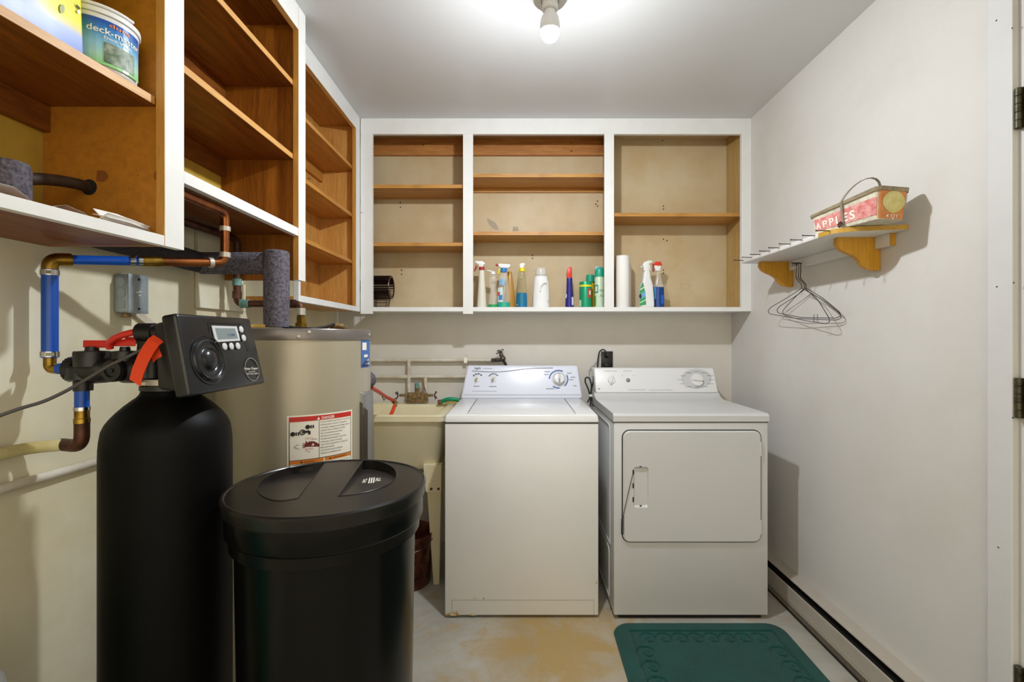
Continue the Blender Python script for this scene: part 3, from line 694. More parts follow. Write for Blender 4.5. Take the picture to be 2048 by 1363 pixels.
pan = part(MB().hexa([BLc+bkv, BLc, BRc, BRc+bkv, TLc+bkv, TLc, TRc, TRc+bkv]).bevel(.007, 3), 'control_panel', M['panel'], ws)
def pp(px, py, off): return on_plane(px, py, BLc, pn, off)
dc = pp(417, 719, 0)
part(MB().lathe([(.056, -.001), (.0555, .0022), (.0525, .0026), (.0505, .0006), (.0480, .0002), (.0465, .0030), (.0435, .0052), (.0405, .0042), (.0385, .0016), (.0330, .0010), (.0300, .0026), (.0280, .0030), (.0260, .0016), (.0235, .0030), (.0215, .0060), (.0175, .0092), (.0110, .0116), (.0050, .0126), (.001, .0127)], dc, pn, 64, capb=False), 'dial', M['panel'], pan, 'raised ringed dial')
def quadpan(mb, c4, off): mb.flat([pp(px, py, off) for px, py in c4]); return mb
def slab(c4, o0, o1): 
    lo = [pp(px, py, o0) for px, py in c4]; hi = [pp(px, py, o1) for px, py in c4]; return MB().hexa(lo+hi)
part(slab([(422, 651), (472, 652.5), (479, 681), (430, 684)], .0002, .0022), 'display_frame', mat('pale bezel', '#c9cbd0', .4), pan, 'pale bezel around the display')
m_, nt_, b2 = nmat('lcd'); b2.inputs['Base Color'].default_value = (*srgb('#7f8c8e'), 1); b2.inputs['Roughness'].default_value = .2
part(slab([(428, 656), (468, 656.8), (474, 677), (434, 679)], .0022, .0025), 'display', m_, pan, 'grey liquid crystal display')
tx = MB(); wd = text_width('12:08')
a_, b__, c_ = pp(453, 672.5, .0028), pp(468, 672, .0028), pp(451, 665, .0028)
put_text(tx, '12:08', lambda x, y: a_+(b__-a_)*(x/wd)+(c_-a_)*y); part(tx, 'lettering', mat('lcd ink', '#3a4a74', .4), pan, smooth=None)
for px, py in ((481.5, 658.5), (486.5, 675.5), (448.5, 692.5), (462, 692), (475, 691.5)):
    part(MB().lathe([(.0082, 0), (.0082, .002), (.0065, .0032), (.001, .0034)], pp(px, py, .0), pn, 18), 'button', mat('pale button', '#cfd0d4', .4) if 'pb' not in M else M['pb'], pan, 'round pale grey button')
bd = MB(); bc = pp(503.5, 738.5, 0)
part(MB().lathe([(.0300, 0), (.0300, .0012), (.0278, .0012), (.0278, .0002)], bc, pn, 40, capb=False, capt=False), 'badge_ring', M['chrome'], pan, 'bright ring of the round badge')
for s, y0, hgt, x0, x1 in (('Water Depot', 739.5, 7, 488, 515), ('SALES', 744.5, 3, 497, 510), ('905 555-2020', 749, 4, 492, 516)):
    wd = text_width(s); a_, b__, c_ = pp(x0, y0, .0008), pp(x1, y0-1.5, .0008), pp(x0-1, y0-hgt, .0008)
    put_text(bd, s, lambda x, y: a_+(b__-a_)*(x/wd)+(c_-a_)*y)
part(bd, 'lettering', M['label_white'], pan, 'white badge lettering', smooth=None)
gv = MB()
for c4 in ([(416, 644), (484, 646), (484, 647), (416, 645)], [(416, 644), (417, 644), (421, 664), (420, 664)], [(484, 646), (485.5, 646), (500, 703), (498.5, 703)]): quadpan(gv, c4, .0006)
part(gv, 'inset_line', M['dark'], pan, smooth=None)
# rubber parts where the bypass meets
part(MB().cyl((-.80, 1.06, Z(664, 1.06)), (-.835, 1.06, Z(664, 1.06)), .020, 20).cyl((-.80, 1.06, Z(664, 1.06)), (-.745, 1.06, Z(664, 1.06)), .017, 16), 'meter_cap', M['black'], ws)
# bypass valve
bv = thing('bypass_valve', 'black plastic bypass valve with red handles between softener and wall', 'valve', (-.93, 1.085, 1.13))
by = 1.085; bz = 1.168
bb = MB()
bb.lathe([(.023, 0), (.027, .002), (.027, .022), (.022, .024), (.022, .03), (.030, .034), (.032, .06), (.030, .085), (.024, .095), (.024, .115), (.031, .125), (.031, .16), (.026, .17), (.026, .20)], (-1.012, by, bz), (1, 0, 0), 30)
bb.lathe([(.020, -.03), (.031, -.026), (.031, .0), (.028, .004)], (RX, by, bz+.004), (0,0,1), 26)
bb.cyl((RX, by, bz-.02), (RX, by, 1.120), .018, 20)
part(bb, 'manifold', M['black'], bv)
for px, py, r in ((184, 716, .033), (250, 716, .026)):
    c = at(px, py, by-.005)
    part(MB().lathe([(r*.94, -.02), (r, -.018), (r, .012), (r*.96, .016), (r*.5, .017), (r*.4, .017), (r*.35, .026)], c, (0,0,1), 28), 'valve_cap', M['black'], bv)
kc = at(221, 741, by-.045)
kn = MB(); seg = 40
prof = [(.0215, .03), (.0235, .026), (.0235, .004), (.0215, 0), (.014, -.001), (.012, .003), (.005, .003), (.004, .0), (.001, 0)]
kn.lathe(prof, kc, (0, 1, 0), 30)
for i in range(30):
    a = 2*PI*i/30; kn.obox(kc+Vector((math.cos(a)*.0238, .015, math.sin(a)*.0238)), (math.cos(a)*.001, 0, math.sin(a)*.001), (0, .011, 0), (-math.sin(a)*.0012, 0, math.cos(a)*.0012))
part(kn, 'union_nut', M['black'], bv, 'ribbed black union nut facing the room')
kn2 = MB()
for i in range(24):
    a = 2*PI*i/24; kn2.obox(Vector((-1.0, by+math.cos(a)*.0272, bz+math.sin(a)*.0272)), (.010, 0, 0), (0, math.cos(a)*.001, math.sin(a)*.001), (0, -math.sin(a)*.0013, math.cos(a)*.0013))
part(kn2, 'union_nut', M['black'], bv)
for x0, x1, y0, y1, D in ((166, 219, 680, 695, by), (222, 272, 678, 692, by-.01)):
    part(MB().hexa([at(x0, y1, D-.008), at(x1, y1, D-.008), at(x1, y1, D+.012), at(x0, y1, D+.012), at(x0, y0, D-.008), at(x1, y0, D-.008), at(x1, y0, D+.012), at(x0, y0, D+.012)]).bevel(.002, 2), 'handle', M['red'], bv, 'red bypass handle')
part(MB().obox(at(286, 676, 1.085), (.028, .004, 0), (0, .012, 0), (0, 0, .003)).obox(at(299, 674, 1.07), (.018, 0, 0), (0, .01, 0), (0, 0, .003)), 'handle_plate', M['red'], bv)
part(MB().lathe([(.018, -.018), (.018, .0), (.023, .001), (.023, .006), (.012, .008), (.012, .018)], at(289, 671, 1.085), (0,0,1), 20), 'valve_cap', M['black'], bv)
# drain tube
solo(MB().tube([at(322, 665, 1.06), at(300, 661, 1.055), at(272, 663, 1.05), at(245, 669, 1.05), at(226, 678, 1.055), at(218, 686, 1.06), at(220, 696, 1.065)], .0072, 14, .02), 'drain_tube', M['redhose'], 'bent red drain tube arching from control head to bypass handles', 'tube')
# orange tag
sv = Vector((.35, -.75, .55))
tg = thing('hang_tag', 'bright orange plastic tag strap hanging from the softener head', 'tag', at(290, 720, 1.02))
part(MB().ribbon([at(318, 676, 1.03), at(308, 683, 1.022), at(297, 698, 1.016), at(286, 718, 1.01), at(276, 742, 1.005), at(270, 765, 1.0)], (.88, -.15, -.47), .030, .0012), 'strap', M['orange'], tg)
part(MB().ribbon([at(321, 703, 1.03), at(310, 708, 1.028), at(303, 716, 1.026)], (.45, -.1, -.88), .022, .0012), 'strap', M['orange'], tg)
# grey cable from the head
solo(MB().tube([at(300, 694, 1.03), at(281, 700, 1.025), at(258, 712, 1.01), at(215, 732, 1.0), at(175, 757, .985), at(130, 783, .965), at(85, 804, .94), at(40, 816, .915), at(-20, 838, .88), at(-150, 880, .80)], .0034, 10, .03), 'power_cable', M['cable'], 'thin grey cable sagging from softener head toward the left edge', 'cable')

# ------------------------------------------------------------------ brine tank
BX, BY, BR = -.432, 1.102, .2155
bt = thing('brine_tank', 'large black round brine tank with recessed lid in the foreground', 'tank', (BX, BY, 0))
part(MB().lathe([(.172, 0), (.178, .008), (.1905, .785), (.1925, .797), (.2005, .801), (.2015, .824), (.2060, .828), (.2088, .832), (.2088, .879), (.205, .881)], (BX, BY, 0), (0,0,1), 96), 'barrel', M['blackgloss'], bt)
lidz = .905
prof = [(.2092, .8765), (.2125, .8765), (.2135, .878), (.2140, .893), (BR+.0008, .898), (BR+.001, .904), (BR-.003, .9075), (.209, .907), (.207, lidz)]
lid = part(MB().lathe(prof, (BX, BY, 0), (0,0,1), 96, capb=False, capt=False), 'lid', M['lid'], bt, 'dusty black lid with two hand recesses')
def pz(px, py, z): return on_plane(px, py, (0, 0, z), (0, 0, 1), 0)
from mathutils.geometry import delaunay_2d_cdt
def smooth_loop(pts, straight):
    P = [pz(px, py, lidz) for px, py in pts]; out = []
    n = len(P)
    for i in range(n):
        a, b, c, d = P[i-1], P[i], P[(i+1) % n], P[(i+2) % n]
        if i in straight: out += [b.lerp(c, k/6) for k in range(6)]; continue
        if (i-1) % n in straight: a = b*2-c
        if (i+1) % n in straight: d = c*2-b
        for k in range(6):
            t = k/6; out.append(.5*((2*b)+(c-a)*t+(2*a-5*b+4*c-d)*t*t+(3*b-a-3*c+d)*t**3))
    return [Vector((p.x, p.y)) for p in out]
# the straight grip edge is the first span of each loop
recL = smooth_loop([(651, 924), (596, 996), (565, 1001), (537, 998), (518, 986), (514, 972), (524, 960), (545, 948), (575, 936), (612, 927.5)], {0})
recR = smooth_loop([(727, 920), (676, 992), (705, 989), (740, 982), (772, 971), (790, 958), (793, 945), (785, 934), (768, 926), (748, 921)], {0})
circ = [Vector((BX+.2071*math.cos(2*PI*i/96), BY+.2071*math.sin(2*PI*i/96))) for i in range(96)]
V2 = circ+recL+recR; E2 = []; o_ = 0
for lp__ in (circ, recL, recR):
    m = len(lp__); E2 += [(o_+i, o_+(i+1) % m) for i in range(m)]; o_ += m
ov, oe, of_, _, _, _ = delaunay_2d_cdt(V2, E2, [], 0, 1e-6)
def inside(p, poly):
    r_ = False; j = len(poly)-1
    for i in range(len(poly)):
        a, b = poly[i], poly[j]
        if (a.y > p.y) != (b.y > p.y) and p.x < (b.x-a.x)*(p.y-a.y)/(b.y-a.y)+a.x: r_ = not r_
        j = i
    return r_
fk = []
for f in of_:
    c = sum((ov[i] for i in f), Vector((0, 0)))/len(f)
    if (c-Vector((BX, BY))).length < .2068 and not inside(c, recL) and not inside(c, recR): fk.append(tuple(f))
part(MB().add([(v.x, v.y, lidz+.0001) for v in ov], fk), 'lid_top', M['lid'], lid, smooth=20)
M['lid2'] = mat('recess plastic', '#1a1817', .30, vscale=7, col2='#2e2a28')
for rec in (recL, recR):
    y0r, y1r = min(p.y for p in rec), max(p.y for p in rec)
    def dep(p): return .0012+.021*((p.y-y0r)/(y1r-y0r))
    m = len(rec); V = [(p.x, p.y, lidz+.0001) for p in rec]+[(p.x, p.y, lidz-dep(p)) for p in rec]
    part(MB().add(V, [(i, (i+1) % m, m+(i+1) % m, m+i) for i in range(m)]+[tuple(range(m, 2*m))]), 'recess', M['lid2'], lid, 'sunk hand recess', smooth=30)
    lpr = MB(); lpr.tube([Vector((p.x, p.y, lidz+.0004)) for p in rec], .0011, 6, closed=True); part(lpr, 'recess_lip', M['lid'], lid)
def recp(px, py): return on_plane(px, py, (0, y0r, lidz-.0012+.0006), (0, .021/(y1r-y0r), 1), 0)
tx = MB()
for s, x0, x1, y0, hgt in (('SALT', 724, 733, 965, 10), ('III', 735, 748, 966, 15), ('FILL', 750, 761, 962, 9)):
    wd = text_width(s, bold=.02); a_, b__, c_ = (recp(x0, y0), recp(x1, y0-1.5), recp(x0+3.5, y0-hgt))
    put_text(tx, s, lambda x, y: a_+(b__-a_)*(x/wd)+(c_-a_)*y, bold=.02)
part(tx, 'lettering', M['label_white'], lid, smooth=None)

# ------------------------------------------------------------------ laundry tub, faucet and hoses
lt = thing('laundry_tub', 'cream plastic laundry tub on tapered legs between heater and washer', 'sink', (-.66, 2.65, 0))
tx0, tx1, ty0, ty1, tz = -.945, -.372, 2.405, 2.915, .851
tb = MB()
def ring(x0, x1, y0, y1, z, r, n=6):
    P = []
    for cx_, cy_, a0 in ((x1-r, y1-r, 0), (x0+r, y1-r, PI/2), (x0+r, y0+r, PI), (x1-r, y0+r, 1.5*PI)):
        for k in range(n+1): a = a0+PI/2*k/n; P.append((cx_+r*math.cos(a), cy_+r*math.sin(a), z))
    return P
rings = [ring(tx0+.05, tx1-.05, ty0+.055, ty1-.05, .570, .05), ring(tx0+.035, tx1-.035, ty0+.04, ty1-.035, .595, .05), ring(tx0+.012, tx1-.012, ty0+.012, ty1-.012, .815, .03), ring(tx0+.010, tx1-.010, ty0+.010, ty1-.005, tz-.032, .03),
         ring(tx0, tx1, ty0, ty1, tz-.031, .03), ring(tx0, tx1, ty0, ty1, tz-.004, .03), ring(tx0+.004, tx1-.004, ty0+.004, ty1-.004, tz, .028),
         ring(tx0+.035, tx1-.035, ty0+.035, ty1-.10, tz, .04), ring(tx0+.045, tx1-.045, ty0+.045, ty1-.11, tz-.02, .04), ring(tx0+.07, tx1-.07, ty0+.09, ty1-.13, .60, .05)]
n = len(rings[0]); vv = [p for r_ in rings for p in r_]
ff = [(k*n+i, k*n+(i+1) % n, (k+1)*n+(i+1) % n, (k+1)*n+i) for k in range(len(rings)-1) for i in range(n)]
ff += [tuple(range(n))[::-1], tuple(range((len(rings)-1)*n, len(rings)*n))]
part(tb.add(vv, ff), 'basin', M['tub'], lt)
for sx_ in (1, 0):
    for sy_ in (0, 1):
        xe = tx1-.018 if sx_ else tx0+.018; d = -1 if sx_ else 1
        yy = ty0+.012 if not sy_ else ty1-.042
        part(MB().hexa([(xe+d*.008, yy, 0), (xe+d*.038, yy, 0), (xe+d*.038, yy+.03, 0), (xe+d*.008, yy+.03, 0), (xe, yy, .472), (xe+d*.070, yy, .472), (xe+d*.070, yy+.035, .472), (xe, yy+.035, .472)]).bevel(.002, 1), 'leg', M['tub'], lt)
        lgp = part(MB().hexa([(xe-d*.001, yy-.002, .466), (xe+d*.075, yy-.002, .466), (xe+d*.075, yy+.04, .466), (xe-d*.001, yy+.04, .466), (xe-d*.001, yy+.006, .60), (xe+d*.09, yy+.006, .60), (xe+d*.09, yy+.05, .60), (xe-d*.001, yy+.05, .60)]), 'leg_socket', M['tub'], lt)
        if sx_ and not sy_:
            for dx in (.012, .048): part(MB().lathe([(.007, 0), (.0065, .003), (.002, .005)], (xe-dx, yy-.001, .482), (0, -1, 0), 12), 'bolt', M['pail'], lgp, 'rusty bolt')
fc = thing('faucet', 'corroded brass two handle faucet at the back of the tub', 'faucet', (X(833, 2.85), 2.85, tz))
D = 2.85
part(MB().hexa([at(812, 804, D-.02), at(857, 804, D-.02), at(857, 804, D+.02), at(812, 804, D+.02), at(815, 784, D-.02), at(855, 784, D-.02), at(855, 784, D+.02), at(815, 784, D+.02)]).bevel(.006, 2), 'body', M['corroded'], fc)
part(MB().lathe([(.013, 0), (.013, .03), (.010, .032)], at(834, 784, D-.01), (0, -.15, 1), 16), 'spout', M['corroded'], fc)
part(MB().lathe([(.0125, 0), (.0135, .004), (.0135, .026), (.010, .031), (.001, .031)], at(834, 775, D-.016), (0, -.15, 1), 16), 'spout_tip', M['verdigris'], fc, 'green corroded spout tip')
M['handle_metal'] = mat('tarnished handle', '#8c6f72', .35, .8, vscale=60, col2='#4a3538')
for px, py, sx_ in ((803, 790, -1), (862, 790, 1)):
    c = at(px, py, D-.012)
    part(MB().cyl(at(px+(-sx_*8), py, D-.01), c+Vector((sx_*.012, 0, 0)), .008, 12), 'valve_stem', M['corroded'], fc)
    hb = MB(); c2 = c+Vector((sx_*.02, 0, 0))
    for k in range(4):
        a = PI/4+k*PI/2; hb.tube([c2, c2+Vector((sx_*.004, math.cos(a)*.012, math.sin(a)*.016)), c2+Vector((sx_*.012, math.cos(a)*.02, math.sin(a)*.026)), c2+Vector((sx_*.006, math.cos(a+.5)*.016, math.sin(a+.5)*.022))], .0034, 8)
    part(hb, 'handle', M['handle_metal'], fc)
part(MB().tube([at(829, 800, D-.022), at(829.5, 815, D-.03), at(829, 820, D-.03)], .0012, 6).tube([at(829+3*math.cos(t), 824+4.5*math.sin(t), D-.03) for t in [k*.628 for k in range(10)]], .0012, 6, closed=True), 'plug_chain', M['corroded'], fc)
# wall pipes
yp = 2.905
up = thing('wall_pipe', 'upper painted water pipe on back wall ending at the washer tap', 'pipe', (-.4, yp, 1.05))
part(MB().tube([(-1.02, yp, Z(720, yp)), (X(983, yp), yp, Z(720, yp))], .0105, 14), 'pipe_run', M['painted_white'], up)
part(MB().tube([(X(818, yp), yp-.004, Z(720, yp)), (X(818, yp), yp-.004, Z(768, yp)), (X(819, 2.872), 2.872, Z(787, 2.872))], .0115, 14, .012), 'riser', M['painted_white'], up)
part(MB().cyl((X(816, yp), yp, Z(720, yp)), (X(823, yp), yp, Z(720, yp)), .0135, 14), 'tee', M['painted_white'], up)
part(MB().obox(at(931, 719, yp-.014), (.010, 0, 0), (0, .003, 0), (0, 0, .019)).lathe([(.008, 0), (.005, .004)], at(931, 713, yp-.016), (0, -1, 0), 12), 'pipe_clamp', M['chrome'], up)
lp_ = thing('wall_pipe', 'lower painted water pipe on back wall just above the faucet', 'pipe', (-.4, yp, .98))
part(MB().tube([(-1.02, yp, Z(753, yp)), (X(935, yp), yp, Z(753, yp))], .0105, 14), 'pipe_run', M['painted_white'], lp_)
part(MB().tube([(X(851, yp), yp-.004, Z(753, yp)), (X(851, yp), yp-.004, Z(770, yp)), (X(851, 2.872), 2.872, Z(787, 2.872))], .0115, 14, .012), 'riser', M['painted_white'], lp_)
part(MB().tube([at(838, 755, yp-.02), at(845, 757, yp-.03), at(848, 770, yp-.035), at(853, 790, yp-.04)], .0028, 8), 'tie_wire', M['corroded'], lp_)
part(MB().cyl((X(797, yp), yp, Z(753, yp)), (X(817, yp), yp, Z(753, yp)), .0130, 14), 'coupling', M['painted_white'], lp_)
tv = thing('tap_valve', 'old chrome tap valve with cross handle above the washer console', 'valve', at(1004, 716, yp))
M['tap'] = mat('tarnished chrome', '#84807a', .35, .85, vscale=60, col2='#3d3a36')
tb0, tb1 = at(1006, 718, yp-.02), at(1000, 703, yp-.045)
part(MB().cyl(at(983, 720, yp), at(1003, 719, yp-.015), .0115, 14).lathe([(.014, -.006), (.0175, .002), (.0175, .012), (.013, .018), (.0125, .036), (.009, .040), (.008, .052)], tb0, tb1-tb0, 16), 'valve_body', M['tap'], tv)
th = MB(); dirv = (tb1-tb0).normalized(); cth = tb0+dirv*.056; u_ = Vector((1, 0, .2)).normalized(); u_ = (u_-dirv*u_.dot(dirv)).normalized(); v_ = dirv.cross(u_)
for k in range(4):
    a = .5+k*PI/2; rd_ = u_*math.cos(a)+v_*math.sin(a); tn = v_*math.cos(a)-u_*math.sin(a)
    th.tube([cth, cth+rd_*.012-tn*.006, cth+rd_*.024-tn*.005, cth+rd_*.024+tn*.005, cth+rd_*.012+tn*.006, cth], .0028, 8)
part(th, 'cross_handle', M['tap'], tv)
part(MB().tube([tb0-dirv*.005, at(1011, 727, yp-.02), at(1015, 745, yp-.015), at(1016, 790, yp-.015)], .0085, 12, .02), 'fill_hose', M['cord'], tv, 'black fill hose going down behind washer')
# red hose over the tub
rh = thing('red_hose', 'red hose with brass coupling draped from heater outlet into the tub', 'hose', at(785, 806, 2.5))
q0, q1 = at(742, 774, 2.03), at(788, 801, 2.56)
part(MB().tube([q0, at(757, 783, 2.2), at(772, 793, 2.42), q1], .0085, 12, .03), 'hose', M['redhose'], rh)
part(MB().tube([at(764, 792, 2.35), at(768, 800, 2.37), at(772, 794, 2.39), at(768, 790, 2.38)], .0022, 6), 'tie_wire', M['copper_dark'], rh)
part(MB().cyl(at(786, 800, 2.55), at(792, 806, 2.565), .0125, 14).tube([at(791, 803, 2.56), at(790, 812, 2.55)], .0105, 12), 'coupling', M['corroded'], rh, 'corroded brass coupling')
part(MB().tube([at(790, 809, 2.55), at(785, 822, 2.54), at(779, 834, 2.53)], .0095, 12), 'hose_end', M['orange'], rh, 'orange red cut hose end')
gh = thing('garden_hose', 'green hose end curving over tub rim beside the washer', 'hose', at(900, 800, 2.78))
part(MB().tube([at(882, 804, 2.80), at(890, 799, 2.79), at(902, 797, 2.78), at(915, 799, 2.79), at(935, 806, 2.80)], .0115, 14, .03), 'hose', M['green'], gh)
part(MB().tube([at(890, 806, 2.79), at(903, 803, 2.78), at(918, 806, 2.78)], .006, 10, .03), 'lower_loop', mat('yellowed hose', '#b7a24c', .5), gh, 'yellowed underside loop')
part(MB().cyl(at(876, 804, 2.80), at(884, 803, 2.80), .014, 14), 'coupling', M['corroded'], gh)
# pail below

pl = thing('metal_pail', 'rusty brown metal pail on the floor under the laundry tub', 'pail', (-.57, 2.45, 0))
part(MB().lathe([(.115, 0), (.118, .004), (.138, .255), (.141, .258), (.141, .262), (.137, .262), (.134, .255), (.112, .012), (.001, .012)], (-.57, 2.45, 0), (0,0,1), 40, capt=False), 'bucket', M['pail'], pl)
part(MB().tube([(-.57+.142*math.cos(a), 2.45-.142*abs(math.sin(a))*.98, .245-.05*math.sin(a)) for a in [k*PI/14 for k in range(15)]], .002, 6), 'bail_handle', M['wire'], pl)

# ------------------------------------------------------------------ washer
WX0, WX1, WY, WD = -.326, .354, 2.130, 2.83
wa = thing('washing_machine', 'white top loading washing machine with dark blue dial markings', 'washer', ((WX0+WX1)/2, 2.48, 0))
part(MB().box(WX0, WX1, WY, WD, .012, .861).bevel(.004, 2), 'cabinet', M['appl_warm'], wa)
part(MB().box(WX0+.03, WX1-.02, WY-.0012, WY+.002, .0785, .0815).box(WX0+.030, WX0+.033, WY-.0012, WY+.002, .016, .08).box(WX1-.022, WX1-.02, WY-.0012, WY+.002, .016, .08), 'kick_seam', mat('kick seam grey', '#a9a69c', .5), wa, smooth=None)  # kick panel seams drawn in flat grey
M['rustspot'] = mat('rust chips', '#a8762e', .8, vscale=80, col2='#d8cfae')
rs = MB()
for px, py, w_, h_ in ((905, 1228, 14, 3), (912, 1224, 5, 2.5), (945, 1229, 6, 1.6), (897, 1230, 5, 1.4), (950, 1196, 4, 1.5), (967, 1196, 2, 1.5), (1193, 1164, 1.2, 3)):
    rs.flat([on_plane(px+w_*math.cos(a)*(1+.3*math.sin(3*a)), py+h_*math.sin(a), (0, WY-.0013, 0), (0, -1, 0)) for a in [2*PI*k/12 for k in range(12)]])
part(rs, 'rust_spots', M['rustspot'], wa, stuff=True, smooth=None)
for x in (WX0+.05, WX1-.05):
    for y in (WY+.05, WD-.05): part(MB().lathe([(.018, 0), (.018, .006), (.008, .007), (.008, .0125)], (x, y, 0), (0,0,1), 16), 'foot', M['rustspot'], wa)
part(MB().box(WX0+.0005, WX1-.0005, WY-.0008, WD-.01, .8600, .8645), 'deck_gap', M['seam'], wa, smooth=None)
part(MB().box(WX0+.07, WX1-.07, WY+.03, WD-.03, .0005, .0115), 'gap_shade', M['seam'], wa, smooth=None)  # dark box added under the washer in place of the gap's shade
tp = MB().hexa([(WX0-.003, WY-.004, .864), (WX1+.003, WY-.004, .864), (WX1+.003, WD, .864), (WX0-.003, WD, .864), (WX0+.002, WY+.004, .900), (WX1-.002, WY+.004, .900), (WX1-.002, WD, .900), (WX0+.002, WD, .900)]).bevel(.008, 3)
part(tp, 'top_deck', M['appl'], wa)
lx0, lx1, ly0, ly1 = -.226, .252, WY+.035, 2.655
part(MB().box(WX0+.012, lx0-.0035, WY+.012, 2.665, .899, .9045).bevel(.003, 2), 'top_trim', M['appl'], wa)
part(MB().box(lx1+.0035, WX1-.012, WY+.012, 2.665, .899, .9045).bevel(.003, 2), 'top_trim', M['appl'], wa)
part(MB().box(lx0, lx1, WY+.012, 2.660, .899, .9055).bevel(.003, 2), 'lid', M['appl'], wa)
part(MB().box(lx0-.0035, lx0, WY+.06, 2.655, .8995, .9012).box(lx1, lx1+.0035, WY+.06, 2.655, .8995, .9012), 'lid_gap', M['seam'], wa, smooth=None)
cA, cB = 2.680, 2.752
co = MB().hexa([(X(920.5, cA), cA, .900), (X(1166, cA), cA, .900), (X(1166, cA), WD, .900), (X(920.5, cA), WD, .900), (X(934, cB), cB, 1.083), (X(1156, cB), cB, 1.083), (X(1156, cB)-.01, WD, 1.078), (X(934, cB)+.01, WD, 1.078)]).bevel(.014, 4)
con = part(co, 'console', mat('console face', '#dde0ee', .3, coat=.2), wa)
cp0, cn = Vector((0, cA, .900)), Vector((0, -(1.083-.900), (cB-cA))).normalized()
def cpos(px, py, off=.0008): return on_plane(px, py, cp0, cn, off)
part(MB().flat([cpos(927, 788), cpos(1161, 788), cpos(1161, 790.5), cpos(927, 790.5)]), 'print', M['pale_print'], con, smooth=None)
pr = MB()
def line(mb, pts, wd, f):
    for (xa, ya), (xb, yb) in zip(pts[:-1], pts[1:]): mb.flat([f(xa, ya-wd/2), f(xb, yb-wd/2), f(xb, yb+wd/2), f(xa, ya+wd/2)])
line(pr, [(944, 741.5), (975, 743.3), (1000, 743.3), (1020, 741.5), (1045, 738), (1070, 736), (1106, 735.4)], 1.5, cpos)
line(pr, [(944, 781.8), (993, 782)], .6, cpos); line(pr, [(966, 736.5), (985, 736.5)], .9, cpos)
for x0, x1, y in ((947, 959, 772), (978, 993, 772.5), (1092, 1108, 777), (1089, 1100, 743), (1088, 1097, 748.5), (1134, 1143, 746), (1141, 1151, 754), (1138, 1147, 759), (1147, 1153, 771)): line(pr, [(x0, y), (x1, y)], 1.4, cpos)
part(pr, 'print', M['grey_print'], con, smooth=None)
tx = MB(); wd = text_width('Inglis', .35, .012); a_, b__, c_ = cpos(948, 738, .001), cpos(962, 738, .001), cpos(948, 731.5, .001)
put_text(tx, 'Inglis', lambda x, y: a_+(b__-a_)*(x/wd)+(c_-a_)*y, shear=.35, bold=.012); part(tx, 'lettering', M['navy_print'], con, smooth=None)
def arcp(mb, cx_, cy_, r, wd, a0, a1, n=14, sy=.95):
    for i in range(n):
        p, q = a0+(a1-a0)*i/n, a0+(a1-a0)*(i+1)/n
        mb.flat([cpos(cx_+math.cos(t)*rr_, cy_-math.sin(t)*rr_*sy, .001) for t, rr_ in ((p, r), (q, r), (q, r+wd), (p, r+wd))])
R = math.radians
for p_, q_ in ((62, 178), (-50, 28), (-128, -82)):
    ar = MB(); arcp(ar, 1117, 758, 17, 2.8, R(p_), R(q_)); part(ar, 'print', M['blue_print'], con, 'blue dial arc', smooth=None)
ar = MB()
for cx_ in (955.5, 987):
    n_ = 4 if cx_ < 970 else 6
    for k in range(n_): a = R(150-120*k/n_); arcp(ar, cx_, 757, 9, 2.6, a, a-R(120/n_*.72), 4)
part(ar, 'print', M['navy_print'], con, smooth=None)
for cx_, cy_, rr_ in ((954, 758, .0165), (987, 758, .0165)):
    c = cpos(cx_, cy_, 0); k = part(MB().lathe([(rr_, 0), (rr_, .003), (rr_*.8, .005), (rr_*.75, .008), (.001, .0085)], c, cn, 24), 'knob', M['appl'], con)
    g = Vector((.45, 0, 0))+cn.cross(Vector((1, 0, 0)))*.9; g.normalize()
    if g.z > 0: g = g
    part(MB().obox(c+cn*.013, g*rr_*.95, cn.cross(g)*.004, cn*.006).bevel(.0015, 2), 'grip', mat('knob grip', '#97978c', .3, .5), k)
c = cpos(1118, 758, 0)
k = part(MB().lathe([(.040, 0), (.040, .004), (.0375, .006), (.0365, .004), (.031, .004), (.030, .020), (.027, .024), (.001, .025)], c, cn, 40), 'knob', M['appl'], con, 'large timer knob')
g = (cn.cross(Vector((1, 0, 0)))).normalized()
part(MB().obox(c+cn*.027, g*.027, Vector((.0035, 0, 0)), cn*.006).bevel(.0015, 2), 'grip', mat('timer grip', '#8d9093', .3, .6), k)
part(MB().lathe([(.0375, 0), (.0375, .0012), (.0355, .0012)], c+cn*.006, cn, 40, capb=False, capt=False), 'ring', M['grey_metal'], k)

# ------------------------------------------------------------------ dryer
DX0, DX1, DY, DD = .420, 1.100, 2.120, 2.80
dy = thing('clothes_dryer', 'white front loading clothes dryer with square door beside right wall', 'dryer', ((DX0+DX1)/2, 2.46, 0))
part(MB().box(DX0, DX1, DY, DD, .018, .868).bevel(.005, 2), 'cabinet', M['dry'], dy)
for x in (DX0+.012, DX1-.012):
    for y in (DY+.08, DD-.08): part(MB().cyl((x, y, 0), (x, y, .0185), .010, 14), 'foot', M['seam'], dy)
